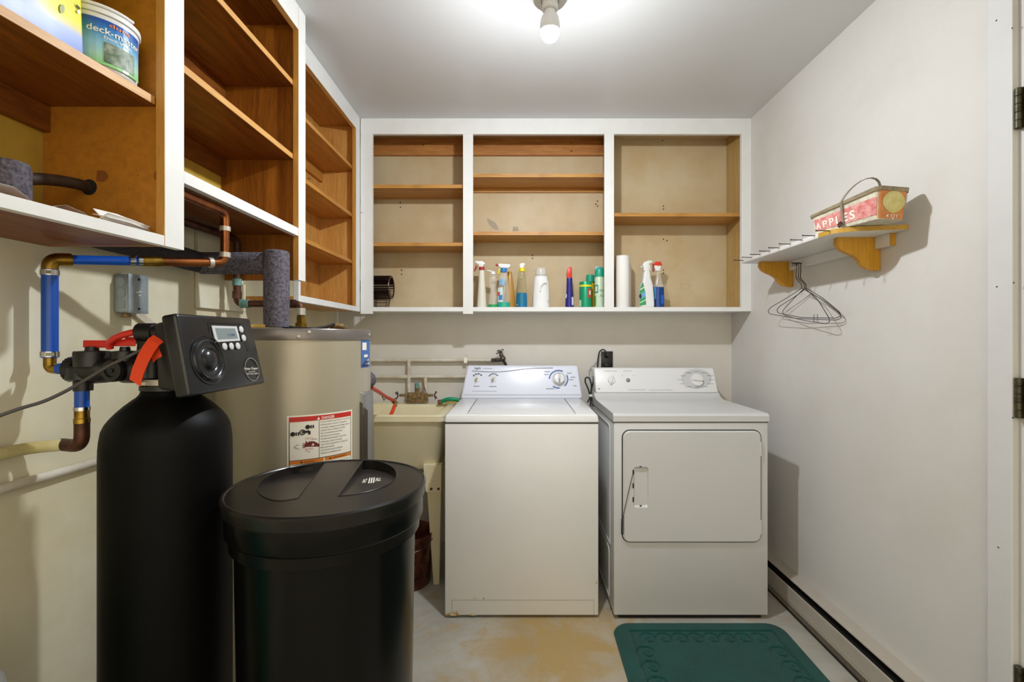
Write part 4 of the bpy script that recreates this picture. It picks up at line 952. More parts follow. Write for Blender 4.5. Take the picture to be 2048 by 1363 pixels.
# side embossing
se = MB()
for y0, y1, z0, z1 in ((2.20, 2.66, .30, .84), (2.22, 2.64, .05, .27)):
    P = [(DX0-.001, y0, z0), (DX0-.001, y1, z0), (DX0-.001, y1, z1), (DX0-.001, y0, z1)]
    se.tube(P+[P[0]], .0035, 8, .03)
part(se, 'side_emboss', M['dry'], dy)
n_ = 10
tpf = [(DY-.004, .871), (DY-.004, .896), (DY+.002, .903), (DY+.012, .9065), (2.56, .908)]
tpf += [(2.56+.085*math.sin(k/6*PI/2), .908+.030*(1-math.cos(k/6*PI/2))) for k in range(1, 7)]
cDA, cDB = 2.645, 2.705
tpf += [(cDA, .938), (DD, .938), (DD, .871)]
tpo = MB(); 
tpo.ext([(y, z) for y, z in tpf], (DX0-.003, 0, 0), (0, 1, 0), (0, 0, 1), (DX1-DX0+.006, 0, 0))
part(tpo, 'top_deck', M['dry'], dy)
part(MB().box(DX0+.025, DX1-.025, DY+.012, DD-.02, .0005, .0178), 'gap_shade', M['dark'], dy, smooth=None)  # added dark block, stands in for the shade beneath the dryer
part(MB().box(DX0+.0005, DX1-.0005, DY-.0008, DD-.002, .8665, .8715), 'deck_gap', M['seam'], dy, smooth=None)
dxa, dxb = X(1192, cDA), X(1437, cDA)
dxc, dxd = X(1188, cDB), X(1427, cDB)
dco = part(MB().hexa([(dxa, cDA, .9385), (dxb, cDA, .9385), (dxb, DD, .9385), (dxa, DD, .9385), (dxc, cDB, 1.071), (dxd, cDB, 1.071), (dxd, DD, 1.069), (dxc, DD, 1.069)]).bevel(.006, 3), 'console', mat('dryer console', '#dedede', .3), dy)
dp0, dn = Vector((0, cDA, .9385)), Vector((0, -(1.071-.9385), cDB-cDA)).normalized()
def dpos(px, py, off=.0008): return on_plane(px, py, dp0, dn, off)
pr = MB()
for x0, x1, y in ((1209, 1234, 741.5), (1246, 1263, 741.5), (1257, 1292, 779), (1298, 1345, 779.5), (1243, 1246, 751), (1266, 1269, 751)): line(pr, [(x0, y), (x1, y)], 1.3, dpos)
for a in range(0, 360, 30):
    ax, ay = 1393+32*math.cos(R(a)), 759-16*math.sin(R(a))
    line(pr, [(ax-6, ay), (ax+6, ay)], 1.6, dpos)
part(pr, 'print', M['pale_print'], dco, smooth=None)
pr = MB(); pr.flat([dpos(1393+math.cos(t)*30, 757-math.sin(t)*19.5) for t in [2*PI*k/40 for k in range(40)]]); part(pr, 'print', mat('grey dial field', '#c2c3c4', .5), dco, 'grey timer dial field', smooth=None)
pr = MB(); pr.flat([dpos(px, py) for px, py in ((1196.5, 776), (1199.5, 776), (1199.5, 778.5), (1196.5, 778.5))]); part(pr, 'print', M['grey_print'], dco, smooth=None)
c = dpos(1393, 760, 0)
k = part(MB().lathe([(.0365, 0), (.036, .010), (.034, .013), (.001, .014)], c, dn, 36), 'knob', M['appl'], dco, 'large white timer knob')
part(MB().obox(c+dn*.018, (.026, 0, -.004), dn.cross(Vector((1, 0, 0)))*.008, dn*.006).bevel(.003, 2), 'grip', M['appl'], k)
part(MB().lathe([(.0022, 0), (.0022, .001)], dpos(1381, 761, .0135), dn, 8).lathe([(.0022, 0), (.0022, .001)], dpos(1405, 763, .0135), dn, 8), 'dial_mark', M['seam'], k)
c = dpos(1223, 760, 0)
k = part(MB().lathe([(.021, 0), (.021, .004), (.018, .007), (.001, .008)], c, dn, 28), 'knob', M['appl'], dco, 'small white selector knob')
part(MB().obox(c+dn*.012, dn.cross(Vector((1, 0, 0)))*.024+Vector((.008, 0, 0)), (.004, 0, 0), dn*.005).bevel(.0015, 2), 'grip', M['appl'], k)
part(MB().lathe([(.011, 0), (.011, .004), (.009, .005), (.0085, .003)], dpos(1256, 760, 0), dn, 20).lathe([(.0085, .001), (.0085, .007), (.001, .008)], dpos(1256, 760, 0), dn, 20), 'start_button', M['grey_metal'], dco, 'grey start button')
# door
def rr_pts(x0, x1, z0, z1, r, n=7):
    P = []
    for cx_, cz_, a0 in ((x1-r, z1-r, 0), (x0+r, z1-r, PI/2), (x0+r, z0+r, PI), (x1-r, z0+r, 1.5*PI)):
        for k in range(n+1): a = a0+PI/2*k/n; P.append((cx_+r*math.cos(a), cz_+r*math.sin(a)))
    return P
ox0, ox1, oz0, oz1 = X(1245.5, DY), X(1520.5, DY), Z(1082, DY), Z(860.5, DY)
part(MB().ext(rr_pts(ox0-.0048, ox1+.0048, oz0-.0048, oz1+.0048, .036), (0, DY-.0008, 0), (1,0,0), (0,0,1), (0, .003, 0)), 'door_gap', M['seam'], dy, smooth=None)
hx0, hx1, hz0, hz1 = X(1266, DY), X(1296, DY), Z(1013, DY), Z(932, DY)
# door skin as a frame round the recessed grip
dm = MB(); outer = rr_pts(ox0, ox1, oz0, oz1, .031); inner = rr_pts(hx0, hx1, hz0, hz1, .012)
inner2 = rr_pts(hx0+.004, hx1-.004, hz0+.008, hz1-.008, .011)
no = len(outer)
yo = DY-.010
outer_in = rr_pts(ox0+.005, ox1-.005, oz0+.005, oz1-.005, .027)
V = [(x, DY+.001, z) for x, z in outer]+[(x, yo+.004, z) for x, z in outer]+[(x, yo, z) for x, z in outer_in]+[(x, yo, z) for x, z in inner]+[(x, yo+.0085, z) for x, z in inner2]
F = []
for k in range(4):
    for i in range(no): j = (i+1) % no; F.append((k*no+i, k*no+j, (k+1)*no+j, (k+1)*no+i))
F.append(tuple(range(4*no, 5*no)))
dm.add(V, F)
dor = part(dm, 'door', M['dry'], dy, 'square door with recessed grip', smooth=30)
sl = MB()
for px, py, w_, h_ in ((1266.5, 944, 1.4, 5), (1266.5, 971, 1.4, 5), (1266.5, 998.5, 1.4, 5), (1281, 932.5, 2.2, 1), (1281.5, 1011, 2.2, 1.3)):
    sl.flat([on_plane(px+a*w_, py+b*h_, (0, yo-.0006, 0), (0, -1, 0)) for a, b in ((-1, -1), (1, -1), (1, 1), (-1, 1))])
part(sl, 'clip_slots', M['dark'], dor, smooth=None)
for py in (896, 1052):
    part(MB().cyl((X(1519.5, DY), DY-.009, Z(py+14, DY)), (X(1519.5, DY), DY-.009, Z(py-14, DY)), .004, 12).obox((X(1522, DY), DY-.0022, Z(py, DY)), (.005, 0, 0), (0, .0015, 0), (0, 0, .029)), 'hinge', M['dry'], dor)
wi = solo(MB().tube([on_plane(px, py, (0, yo-.004, 0), (0, -1, 0)) for px, py in ((1266.5, 945), (1257, 983), (1247.5, 1026), (1246, 1034), (1243, 1037), (1242.5, 1066), (1244.5, 1071), (1247, 1066), (1247, 1034), (1246.3, 1029))], .0014, 8), 'wire_pull', M['wire'], 'thin bent wire pull hooked in the dryer door grip', 'wire')

# ------------------------------------------------------------------ outlet and cords
yo_ = YB
ol = thing('wall_outlet', 'black duplex outlet on white plate above the dryer', 'outlet', at(1213, 736, 2.92))
part(MB().box(X(1199, YB), X(1227, YB), YB-.006, YB-.0005, Z(741, YB), Z(699, YB)).bevel(.002, 2), 'wall_plate', M['white_trim'], ol)
part(MB().box(X(1201.5, YB), X(1225, YB), YB-.012, YB-.0062, Z(739, YB), Z(702, YB)).bevel(.002, 2), 'receptacle', M['black'], ol)
part(MB().lathe([(.016, 0), (.016, .014), (.011, .024), (.006, .03)], at(1213, 710, YB-.013), (0, -1, .1), 18), 'plug', M['black'], ol)
part(MB().tube([at(1214, 727, YB-.013), at(1217, 729, YB-.02), at(1214, 731, YB-.018), at(1211, 728, YB-.0135)], .0018, 6), 'ground_screw', M['chrome'], ol)
solo(MB().tube([at(1213, 709, YB-.040), at(1211, 701, YB-.045), at(1206, 698, YB-.04), at(1199, 702, YB-.032), at(1196, 716, YB-.03), at(1195, 735, YB-.03), at(1188, 752, YB-.032), at(1189, 768, YB-.04)], .0042, 10, .02), 'plug_cord', M['cord'], 'black plug cord curling down from the outlet', 'cord')
cd = thing('appliance_cord', 'bundled black power cord looped between washer and dryer consoles', 'cord', at(1181, 800, 2.72))
D = 2.72
part(MB().tube([at(1180, 790, D), at(1176, 776, D), at(1170, 763, D), at(1171, 755.5, D), at(1175, 753.5, D), at(1180, 758, D), at(1183, 770, D), at(1182, 790, D)], .0042, 10, .012), 'loop', M['cord'], cd)
part(MB().tube([at(1181, 790, D+.01), at(1183, 776, D+.01), at(1187, 763, D+.012), at(1187, 752, D+.012)], .0042, 10, .012), 'loop', M['cord'], cd)
part(MB().obox(at(1181, 790, D), (.008, 0, 0), (0, .008, 0), (0, 0, .0065)), 'twist_tie', M['label_white'], cd)
for a in ((1175, 804), (1181, 812), (1187, 812)): part(MB().tube([at(1181, 791, D), at((1181+a[0])/2, 799, D-.005), at(a[0], a[1], D-.012)], .0042, 10), 'loop', M['cord'], cd)
solo(MB().tube([at(1194, 722, YB-.012), at(1186, 731, YB-.014), at(1179, 738, YB-.014), at(1178, 748, YB-.016), at(1181, 758, YB-.02), at(1184, 775, YB-.03), at(1190, 800, 2.83)], .0022, 8, .02), 'ground_wire', M['steel'], 'thin grey ground wire beside the outlet', 'wire')

# ------------------------------------------------------------------ things in the back cabinet
ZS = 1.4107
G = 'cleaning products in the back cabinet'
def P3(px, D=2.79): return X(px, D)
M['plastic_white'] = mat('white bottle plastic', '#e6e6e6', .35)
M['plastic_cream'] = mat('translucent white bottle', '#d9d5c8', .4)
M['clear'] = sheer('clear bottle plastic', '#e9e6de', .22)
M['liq_green'] = mat('green liquid', '#1f9a5a', .15)
M['liq_teal'] = mat('teal liquid', '#21a58a', .15)
M['liq_blue'] = mat('blue liquid', '#0f6f96', .12)
M['liq_deep'] = mat('deep blue liquid', '#0e3f86', .12)
M['navy'] = mat('navy bottle plastic', '#23207a', .3)
M['trig_red'] = mat('red trigger', '#d8321c', .4)
M['dull_red'] = mat('dull red plastic', '#a82a2a', .4)
M['trig_white'] = mat('white trigger', '#e9e9e6', .4)
M['yellow'] = mat('yellow plastic', '#e6d81c', .4)
M['blue'] = mat('blue collar', '#2b7fc4', .4)
M['olive_clear'] = sheer('smoky bottle plastic', '#b3a67c', .45)
M['can_green'] = mat('green can print', '#17976a', .35, .2)
M['can_teal'] = mat('teal cap', '#1aa184', .4)
M['can_pale'] = mat('pale green can', '#c7dcc0', .35)
M['lblg'] = mat('green label', '#3f9a5a', .5)
M['lblb'] = mat('blue label', '#6aa9cf', .5)
def z_of(py, D): return Z(py, D)
def bottle(name, label, px, D, prof_px, mt, sx=1.0, sy=.75, pname='bottle', seg=24):
    """prof_px: list of (half width in px, y px) from base up"""
    x = X(px, D); t = thing(name, label, 'bottle', (x, D, ZS), G)
    pr_ = [(hw*D/FP, max(Z(py, D), ZS) if i else ZS) for i, (hw, py) in enumerate(prof_px)]
    b = part(MB().lathe(pr_, (x, D, 0), (0,0,1), seg, sx, sy), pname, mt, t)
    return t, x, b
def trig(t, x, D, pts, mt, th=.018, name='trigger_head'):
    """side profile of a trigger in pixels, extruded across"""
    return part(MB().ext([(X(px, D), Z(py, D)) for px, py in pts], (0, D-th/2, 0), (1,0,0), (0,0,1), (0, th, 0)).bevel(.0025, 2), name, mt, t)
def band(t, x, D, hw0, py0, hw1, py1, mt, sy, name='label_band', out=.0008, a0=-PI, a1=0, n=18):
    mb = MB(); R0, R1 = hw0*D/FP+out, hw1*D/FP+out
    for i in range(n):
        p, q = a0+(a1-a0)*i/n, a0+(a1-a0)*(i+1)/n
        mb.flat([(x+R0*math.cos(p), D+R0*sy*math.sin(p), Z(py0, D)), (x+R0*math.cos(q), D+R0*sy*math.sin(q), Z(py0, D)), (x+R1*math.cos(q), D+R1*sy*math.sin(q), Z(py1, D)), (x+R1*math.cos(p), D+R1*sy*math.sin(p), Z(py1, D))])
    return part(mb, name, mt, t)
# 1 white bottle, red collar
D = 2.77
t, x, b = bottle('spray_bottle', 'white spray bottle with dull red collar, leftmost in the middle bay', 963.5, D, [(9.5, 616), (10, 612), (8.5, 590), (6.5, 560), (5.4, 541), (5.2, 539)], M['plastic_cream'], sy=.8)
part(MB().lathe([(5.4*D/FP, Z(540, D)), (5.4*D/FP, Z(534, D)), (4*D/FP, Z(533.5, D))], (x, D, 0)), 'collar', M['dull_red'], t)
trig(t, x, D, [(958.5, 534), (957, 529), (949, 524), (950, 522), (965, 522), (971, 527), (971, 529), (967, 529), (966, 534)], M['trig_white'])
trig(t, x, D, [(952, 529), (956, 532), (949.5, 543), (948, 541)], M['dull_red'], .010, 'lever')
# 2 clear pump bottle
D = 2.76
t, x, b = bottle('pump_bottle', 'clear bottle with white pump nozzle and little green liquid left', 986, D, [(9.3, 616), (9.8, 612), (8.6, 600), (6.6, 585), (6.4, 575), (8.4, 563), (8.2, 558), (5.2, 549.5), (4.6, 548)], M['clear'], sy=.75)
part(MB().lathe([(8.6*D/FP, ZS+.001), (9.0*D/FP, Z(613.5, D)), (8.9*D/FP, Z(608.8, D))], (x, D, 0), seg=24, sx=1.1, sy=.84), 'liquid', M['liq_green'], t)
part(MB().lathe([(5*D/FP, Z(548.5, D)), (5*D/FP, Z(543.5, D)), (2*D/FP, Z(541.5, D))], (x, D, 0)).hexa([at(974, 540.5, D-.004), at(984, 543.5, D-.004), at(984, 543.5, D+.004), at(974, 540.5, D+.004), at(973.5, 539.3, D-.004), at(986, 541.5, D-.004), at(986, 541.5, D+.004), at(973.5, 539.3, D+.004)]), 'pump_nozzle', M['trig_white'], t)
# 3 clear spray with colourful label
D = 2.755
t, x, b = bottle('spray_bottle', 'clear spray bottle with blue collar, yellow lever and teal liquid', 1007.5, D, [(12.0, 616), (12.2, 612), (12, 585), (9.8, 565), (8.2, 552), (5.5, 545), (5.3, 543)], M['clear'], sy=.6)
part(MB().lathe([(11.4*D/FP, ZS+.001), (11.6*D/FP, Z(613.5, D)), (11.5*D/FP, Z(604.5, D))], (x, D, 0), seg=24, sx=1.06, sy=.64), 'liquid', M['liq_teal'], t)
part(MB().lathe([(6*D/FP, Z(544, D)), (6.6*D/FP, Z(541, D)), (6.2*D/FP, Z(536, D)), (4*D/FP, Z(535.5, D))], (x, D, 0)), 'collar', M['blue'], t)
trig(t, x, D, [(1003, 536), (997, 533), (996, 528), (1000, 527), (1018, 528.5), (1022, 530), (1018, 535), (1014, 536)], M['trig_white'])
part(MB().cyl(at(991.5, 529.8, D), at(996.5, 529.8, D), .0068, 12), 'nozzle', M['dull_red'], t, 'dull red nozzle knob')
trig(t, x, D, [(997.5, 536), (1001, 536.5), (998, 548.5), (995.5, 548)], M['yellow'], .010, 'lever')
lb = band(t, x, D, 11.9, 604, 11.9, 575, mat('pale label', '#cfe3e2', .5), .6, a0=-PI*.98, a1=-PI*.55)
band(t, x, D, 11.9, 592, 11.9, 584, mat('red label patch', '#d64a3a', .5), .6, 'label_print', .0012, -PI*.95, -PI*.70)
band(t, x, D, 11.9, 600, 11.9, 590, mat('blue label patch', '#3a86c8', .5), .6, 'label_print', .0014, -PI*.80, -PI*.56)
band(t, x, D, 10.2, 570, 9.0, 558, mat('blue round label', '#7fb1da', .5), .6, 'label_print', .0012, -PI*.80, -PI*.45)
# 4 amber bottle behind
D = 2.835
t, x, b = bottle('soap_bottle', 'amber orange bottle half hidden behind the clear spray bottle', 1019.5, D, [(10.6, 616), (11, 611), (10, 590), (7, 565), (5, 551), (4.2, 548), (4.2, 543)], mat('amber plastic', '#b98a3c', .3), sy=.7)
# 5 yellow collar bottle
D = 2.77
t, x, b = bottle('spray_bottle', 'smoky spray bottle with yellow collar and blue liquid', 1043.5, D, [(10.4, 616), (10.8, 612), (10.6, 595), (8.6, 570), (7.6, 548), (6.2, 544), (5.6, 542.5)], M['olive_clear'], sy=.65)
part(MB().lathe([(9.9*D/FP, ZS+.001), (10.2*D/FP, Z(613.5, D)), (10.1*D/FP, Z(595, D)), (9.2*D/FP, Z(585.5, D))], (x, D, 0), seg=24, sx=1.075, sy=.71), 'liquid', M['liq_blue'], t)
part(MB().lathe([(6.0*D/FP, Z(543, D)), (6.0*D/FP, Z(538, D)), (4.4*D/FP, Z(535.5, D))], (x+.002, D, 0)), 'collar', M['yellow'], t)
trig(t, x, D, [(1040, 537), (1038.5, 530), (1041, 526.5), (1049, 526), (1050, 530), (1047.5, 532), (1047.5, 537)], M['trig_white'], .02)
band(t, x, D, 10.7, 610, 9.6, 588, mat('white label', '#d6d6d6', .5), .65, a0=-PI*.97, a1=-PI*.72)
# 6 detergent jug
D = 2.79
x = X(1082, D); t = thing('detergent_jug', 'white detergent jug with clear measuring cap', 'bottle', (x, D, ZS), G)
part(MB().lathe([(16.5*D/FP, ZS), (17*D/FP, Z(612, D)), (16.2*D/FP, Z(590, D)), (14.5*D/FP, Z(566, D)), (13*D/FP, Z(554, D)), (9*D/FP, Z(550.5, D)), (8.5*D/FP, Z(549, D))], (x, D, 0), (0,0,1), 32, 1, .55), 'bottle', M['plastic_white'], t)
gr = MB(); gr.tube([at(px, py, D-.031-(.002 if py > 560 else 0)) for px, py in ((1080.5, 582), (1082, 572), (1087, 565), (1095, 562.5))], .0030, 10, .01)
gr.tube([at(px, py, D-.030) for px, py in ((1095, 562), (1096, 575), (1096.5, 600))], .0028, 10, .01)
part(gr, 'grip_ridge', M['plastic_white'], t)
part(MB().lathe([(11.5*D/FP, Z(549.5, D)), (11.5*D/FP, Z(541, D)), (9.5*D/FP, Z(536, D)), (7*D/FP, Z(535, D))], (x, D, 0), (0,0,1), 28), 'measuring_cap', sheer('clear cap', '#ecebe8', .42, .2), t, 'clear measuring cap')
part(MB().lathe([(4.6*D/FP, Z(549.3, D)), (4.6*D/FP, Z(545, D)), (3*D/FP, Z(544.5, D))], (x, D, 0), (0,0,1), 18), 'spout', M['plastic_white'], t)
# 7 navy bottle
D = 2.77
t, x, b = bottle('spray_bottle', 'slim navy blue spray bottle with orange red trigger', 1139, D, [(8.3, 616), (8.5, 612), (8.0, 598), (6.2, 580), (6.0, 570), (5.6, 556.5), (5.2, 555)], M['navy'], sy=.75)
trig(t, x, D, [(1133.5, 556), (1133, 548), (1133.5, 544), (1135.5, 536), (1139, 533.5), (1143, 534.5), (1143.8, 545), (1144, 556)], M['trig_red'], .022)
band(t, x, D, 8.6, 610, 7.9, 594, mat('label white b', '#c9cbe0', .5), .75, a0=-PI*.35, a1=-PI*.05)
band(t, x, D, 8.4, 596, 7.6, 588, mat('label white c', '#c9cbe0', .5), .75, a0=-PI*.95, a1=-PI*.75)
# 8 green powder can
D = 2.77
t, x, b = bottle('powder_can', 'short green cleanser can with yellow stripe', 1171, D, [(12.3, 616), (12.4, 613), (12.4, 565), (12.0, 563.8), (11, 563.6)], M['can_green'], sy=1.0, pname='can')
band(t, x, D, 12.4, 574, 12.4, 570.2, M['yellow'], 1.0, 'label_print')
band(t, x, D, 12.4, 613, 12.4, 600, M['can_pale'], 1.0, 'label_print', .0008, -PI*.98, -PI*.78)
band(t, x, D, 12.4, 596, 12.4, 578, mat('red round print', '#b8483a', .5), 1.0, 'label_print', .0009, -PI*.42, -PI*.18)
band(t, x, D, 12.4, 590, 12.4, 582, M['can_pale'], 1.0, 'label_print', .0012, -PI*.36, -PI*.24)
# 9 behind it
D = 2.85
t, x, b = bottle('squeeze_bottle', 'yellow bottle with teal cap behind the green can', 1180.5, D, [(8.3, 616), (8.4, 612), (8.2, 575), (7, 566), (6, 564)], mat('yellow bottle', '#d8b92a', .4), sy=.9)
part(MB().lathe([(8.2*D/FP, Z(564, D)), (8.4*D/FP, Z(562, D)), (8.2*D/FP, Z(550.5, D)), (7.4*D/FP, Z(549.5, D))], (x, D, 0)), 'cap', M['can_teal'], t)
# 10 aerosol
D = 2.765
t, x, b = bottle('aerosol_can', 'tall pale green aerosol can with teal and blue cap', 1198.6, D, [(9.2, 616), (9.4, 613), (9.4, 557), (8.4, 554), (8.2, 553)], M['can_pale'], sy=1.0, pname='can')
part(MB().lathe([(9.0*D/FP, Z(553.5, D)), (9.2*D/FP, Z(551, D)), (9.0*D/FP, Z(540, D)), (7.6*D/FP, Z(536, D)), (6.5*D/FP, Z(535, D))], (x, D, 0)), 'cap', M['can_teal'], t)
trig(t, x, D, [(1190.5, 546), (1190, 536), (1192, 533), (1201, 534), (1202, 537), (1199, 545), (1196, 548.5)], mat('pale blue spray top', '#a9bfe6', .4), .024, 'spray_top')
band(t, x, D, 9.4, 586, 9.4, 570, mat('teal oval print', '#3b8f8b', .5), 1.0, 'label_print', .0008, -PI*.92, -PI*.62)
band(t, x, D, 9.4, 583, 9.4, 573, M['can_pale'], 1.0, 'label_print', .0011, -PI*.86, -PI*.68)
band(t, x, D, 9.4, 612, 9.4, 592, M['lblg'], 1.0, 'label_print', .0008, -PI*.98, -PI*.80)
tx = MB()
for k, (s, y0, hgt) in enumerate((('FRESH', 584, 7), ('AIR', 594, 7))):
    wd = text_width(s); put_text(tx, s, lambda xx, yy: (x+(9.4*D/FP+.001)*math.cos(-PI*.55+xx/wd*PI*.42), D+(9.4*D/FP+.001)*math.sin(-PI*.55+xx/wd*PI*.42), Z(y0-hgt*yy, D)))
part(tx, 'lettering', M['lblg'], t, smooth=None)
# paper rolls
D = 2.765
x = X(1244.6, D); rl = thing('paper_towel_roll', 'white paper towel roll standing at left of the right bay', 'paper roll', (x, D, ZS), G)
part(MB().lathe([(13.2*D/FP, ZS), (13.6*D/FP, ZS+.003), (13.6*D/FP, Z(513, D)), (13*D/FP, Z(512, D)), (5*D/FP, Z(512, D)), (5*D/FP, Z(520, D))], (x, D, 0), (0,0,1), 40), 'roll', M['paper'], rl)
D = 2.855
x = X(1248.5, D); rl = thing('paper_towel_roll', 'second white paper roll, half hidden behind the front one', 'paper roll', (x, D, ZS), G)
part(MB().lathe([(13.4*D/FP, ZS), (13.6*D/FP, ZS+.003), (13.6*D/FP, Z(527, D)), (13*D/FP, Z(526, D)), (5*D/FP, Z(526, D)), (5*D/FP, Z(530, D))], (x, D, 0), (0,0,1), 40), 'roll', M['paper'], rl)
# white trigger bottle with green label
D = 2.77
x = X(1292.5, D); t = thing('spray_bottle', 'white spray bottle with green label beside the paper rolls', 'bottle', (x, D, ZS), G)
outl = [(1278.5, 616), (1307.2, 616), (1307.3, 605), (1304.5, 570), (1300, 555), (1298.5, 541), (1286.5, 541), (1285, 555), (1284, 563), (1278.5, 575)]
def bslab(pts, D, th): return MB().ext([(X(px, D), max(ZS, Z(py, D))) for px, py in pts], (0, D-th/2, 0), (1,0,0), (0,0,1), (0, th, 0))
part(bslab(outl, D, .05).bevel(.012, 4), 'bottle', M['plastic_white'], t)
trig(t, x, D, [(1286.5, 541.5), (1286, 533), (1284.5, 529), (1288, 524), (1296, 521), (1303.5, 521.5), (1303, 525.5), (1297.5, 527.5), (1298, 534), (1298, 541.5)], M['trig_white'], .024)
trig(t, x, D, [(1297.5, 529), (1300, 529), (1301.5, 541), (1299, 541)], M['trig_white'], .012, 'lever')
part(MB().cyl(at(1281, 534, D), at(1286, 532.5, D), .003, 10), 'nozzle', M['trig_white'], t)
yl = D-.0256
def lpts(pts): return MB().flat([at(px, py, yl) for px, py in pts])
lb = part(lpts([(1279.3, 611), (1292.5, 609), (1291, 588), (1286.5, 564), (1283.5, 568), (1279.5, 577)]), 'label', M['lblg'], t, 'green front label', smooth=None)
yl -= .0004
part(lpts([(1281, 588), (1290.5, 581), (1291.5, 592), (1281.5, 598)]), 'print', M['lblb'], lb, smooth=None)
part(lpts([(1279.8, 578), (1288.2, 573), (1288.4, 575), (1280, 580)]), 'print', M['label_white'], lb, smooth=None)
part(lpts([(1280, 604), (1292, 598), (1292.1, 600), (1280, 606)]), 'print', M['can_pale'], lb, smooth=None)
part(MB().flat([at(1280.8+2.6*math.cos(a), 592+4.5*math.sin(a), yl-.0003) for a in [2*PI*k/14 for k in range(14)]]), 'print', M['ink'], lb, smooth=None)
# window cleaner
D = 2.80
t, x, b = bottle('spray_bottle', 'clear bottle of deep blue cleaner with red and white trigger', 1317.2, D, [(10.6, 616), (10.8, 613), (10.8, 577), (9.5, 570), (5.5, 556), (4, 547), (3.6, 543)], M['clear'], sy=.62)
part(MB().lathe([(10.1*D/FP, ZS+.001), (10.3*D/FP, Z(613, D)), (10.3*D/FP, Z(577, D)), (9.9*D/FP, Z(574, D))], (x, D, 0), seg=24, sx=1.06, sy=.66), 'liquid', M['liq_deep'], t)
trig(t, x, D, [(1310, 542), (1308.5, 536), (1307, 531), (1321, 531), (1319, 542)], M['trig_white'], .024)
trig(t, x, D, [(1305, 530), (1305.5, 527), (1311, 523.5), (1320.5, 523.5), (1323.5, 531), (1316, 532)], M['trig_red'], .027, 'shroud')
trig(t, x, D, [(1305.5, 531), (1308, 531), (1307.8, 543.5), (1305.2, 543.5)], M['dull_red'], .012, 'lever')
band(t, x, D, 10.9, 607, 10.9, 590, mat('mid blue label', '#1f5fc0', .4), .62, 'label', .0008, -PI*.42, -PI*.04)
band(t, x, D, 10.9, 598, 10.9, 575, mat('sky blue label', '#3f9bd8', .4), .62, 'label', .0008, -PI*.96, -PI*.72)
# blower wheel in the left bay
D = 2.80
bw = thing('blower_wheel', 'dark metal squirrel cage blower wheel on stand in left bay', 'fan wheel', (X(760, D), D, ZS))
r = 23*D/FP; cz = Z(574.5, D); xa, xb = X(728, D), X(782.5, D)
M['blower'] = mat('brown black blower metal', '#4a3832', .3, .85)
bl_ = MB()
for i in range(28):
    a = 2*PI*i/28; c = Vector(((xa+xb)/2, D+math.cos(a)*r*.93, cz+math.sin(a)*r*.93))
    bl_.obox(c, ((xb-xa)/2, 0, 0), Vector((0, math.cos(a+.6), math.sin(a+.6)))*.007, Vector((0, -math.sin(a+.6), math.cos(a+.6)))*.0006)
part(bl_, 'blades', M['blower'], bw, stuff=True)
for x in (xa, xb): part(MB().lathe([(r, -.003), (r*1.02, 0), (r, .003), (r*.86, .003), (r*.86, -.003), (r, -.003)], (x, D, cz), (1, 0, 0), 40, capb=False, capt=False), 'end_ring', M['blower'], bw)
part(MB().lathe([(r*.9, 0), (r*.9, .002), (.001, .002)], (xa+.02, D, cz), (1, 0, 0), 32), 'hub_plate', M['blower'], bw)
sd = MB()
for x in (X(749.5, D), X(778, D)):
    sd.tube([(x, D-.03, cz-r*.80), (x-.012 if x > X(760, D) else x, D-.03, ZS+.002)], .0022, 8); sd.tube([(x, D+.03, cz-r*.80), (x-.012 if x > X(760, D) else x, D+.03, ZS+.002)], .0022, 8)
for k in range(4):
    z = ZS+.010+k*.013; sd.tube([(X(749.5, D), D-.03, z), (X(774+k*1.1, D), D-.03, z)], .0013, 6)
part(sd, 'stand', M['blower'], bw, stuff=True)

# ------------------------------------------------------------------ things in the nearest cabinet
m_, nt_, b2 = nmat('bag print')
tc = nt_.nodes.new('ShaderNodeTexCoord'); sx_ = nt_.nodes.new('ShaderNodeSeparateXYZ'); link(nt_, tc.outputs['Generated'], sx_.inputs[0])
cz_ = ramp(nt_, sx_.outputs['Z'], [(.05, srgb('#8fa5e6')), (.13, srgb('#a9b9ea')), (.16, srgb('#d8cf98')), (.21, srgb('#e2dc1c'))])
cb_ = mix(nt_, ramp(nt_, sx_.outputs['Y'], [(.70, (1, 1, 1)), (.82, (0, 0, 0))]), cz_, srgb('#1c47b4'))
link(nt_, cb_, b2.inputs['Base Color']); b2.inputs['Roughness'].default_value = .35
bgx, bgy = -.862, .955
bag = thing('product_bag', 'yellow and blue printed bag on the shelf at top left', 'bag', (-.93, .80, 1.794))
part(MB().hexa([(-1.0, .60, 1.7935), (face(.62)-.035, .60, 1.7935), (face(.955)-.034, .955, 1.7935), (-1.0, .955, 1.7935), (-1.0, .60, 2.08), (face(.62)-.045, .60, 2.08), (face(.955)-.045, .955, 2.08), (-1.0, .955, 2.08)]).bevel(.006, 3), 'bag_body', m_, bag)
u0 = Vector((face(.62)-.035, .60, 1.7935)); un = Vector((1, -.08, .03)).normalized()
def bgp(px, py, off=.0016): return on_plane(px, py, (face(.955)-.034, .955, 1.7935), un, off)
part(MB().flat([bgp(123+5*math.cos(a), 18+9*math.sin(a)) for a in [2*PI*k/18 for k in range(18)]]), 'print', mat('grey logo oval', '#a9ad7c', .5), bag, smooth=None)
part(MB().flat([bgp(*p) for p in ((150, 8), (157, 13), (160, 20), (155, 18))]), 'print', M['ink'], bag, smooth=None)
part(MB().flat([bgp(*p) for p in ((152, 22), (158, 19), (160, 27), (155, 28))]), 'print', M['label_white'], bag, smooth=None)
tbx, tby, tr_ = -.905, 1.035, .069
pt = thing('wash_tub', 'white plastic deck wash tub with blue and green label on top shelf', 'tub', (tbx, tby, 1.794))
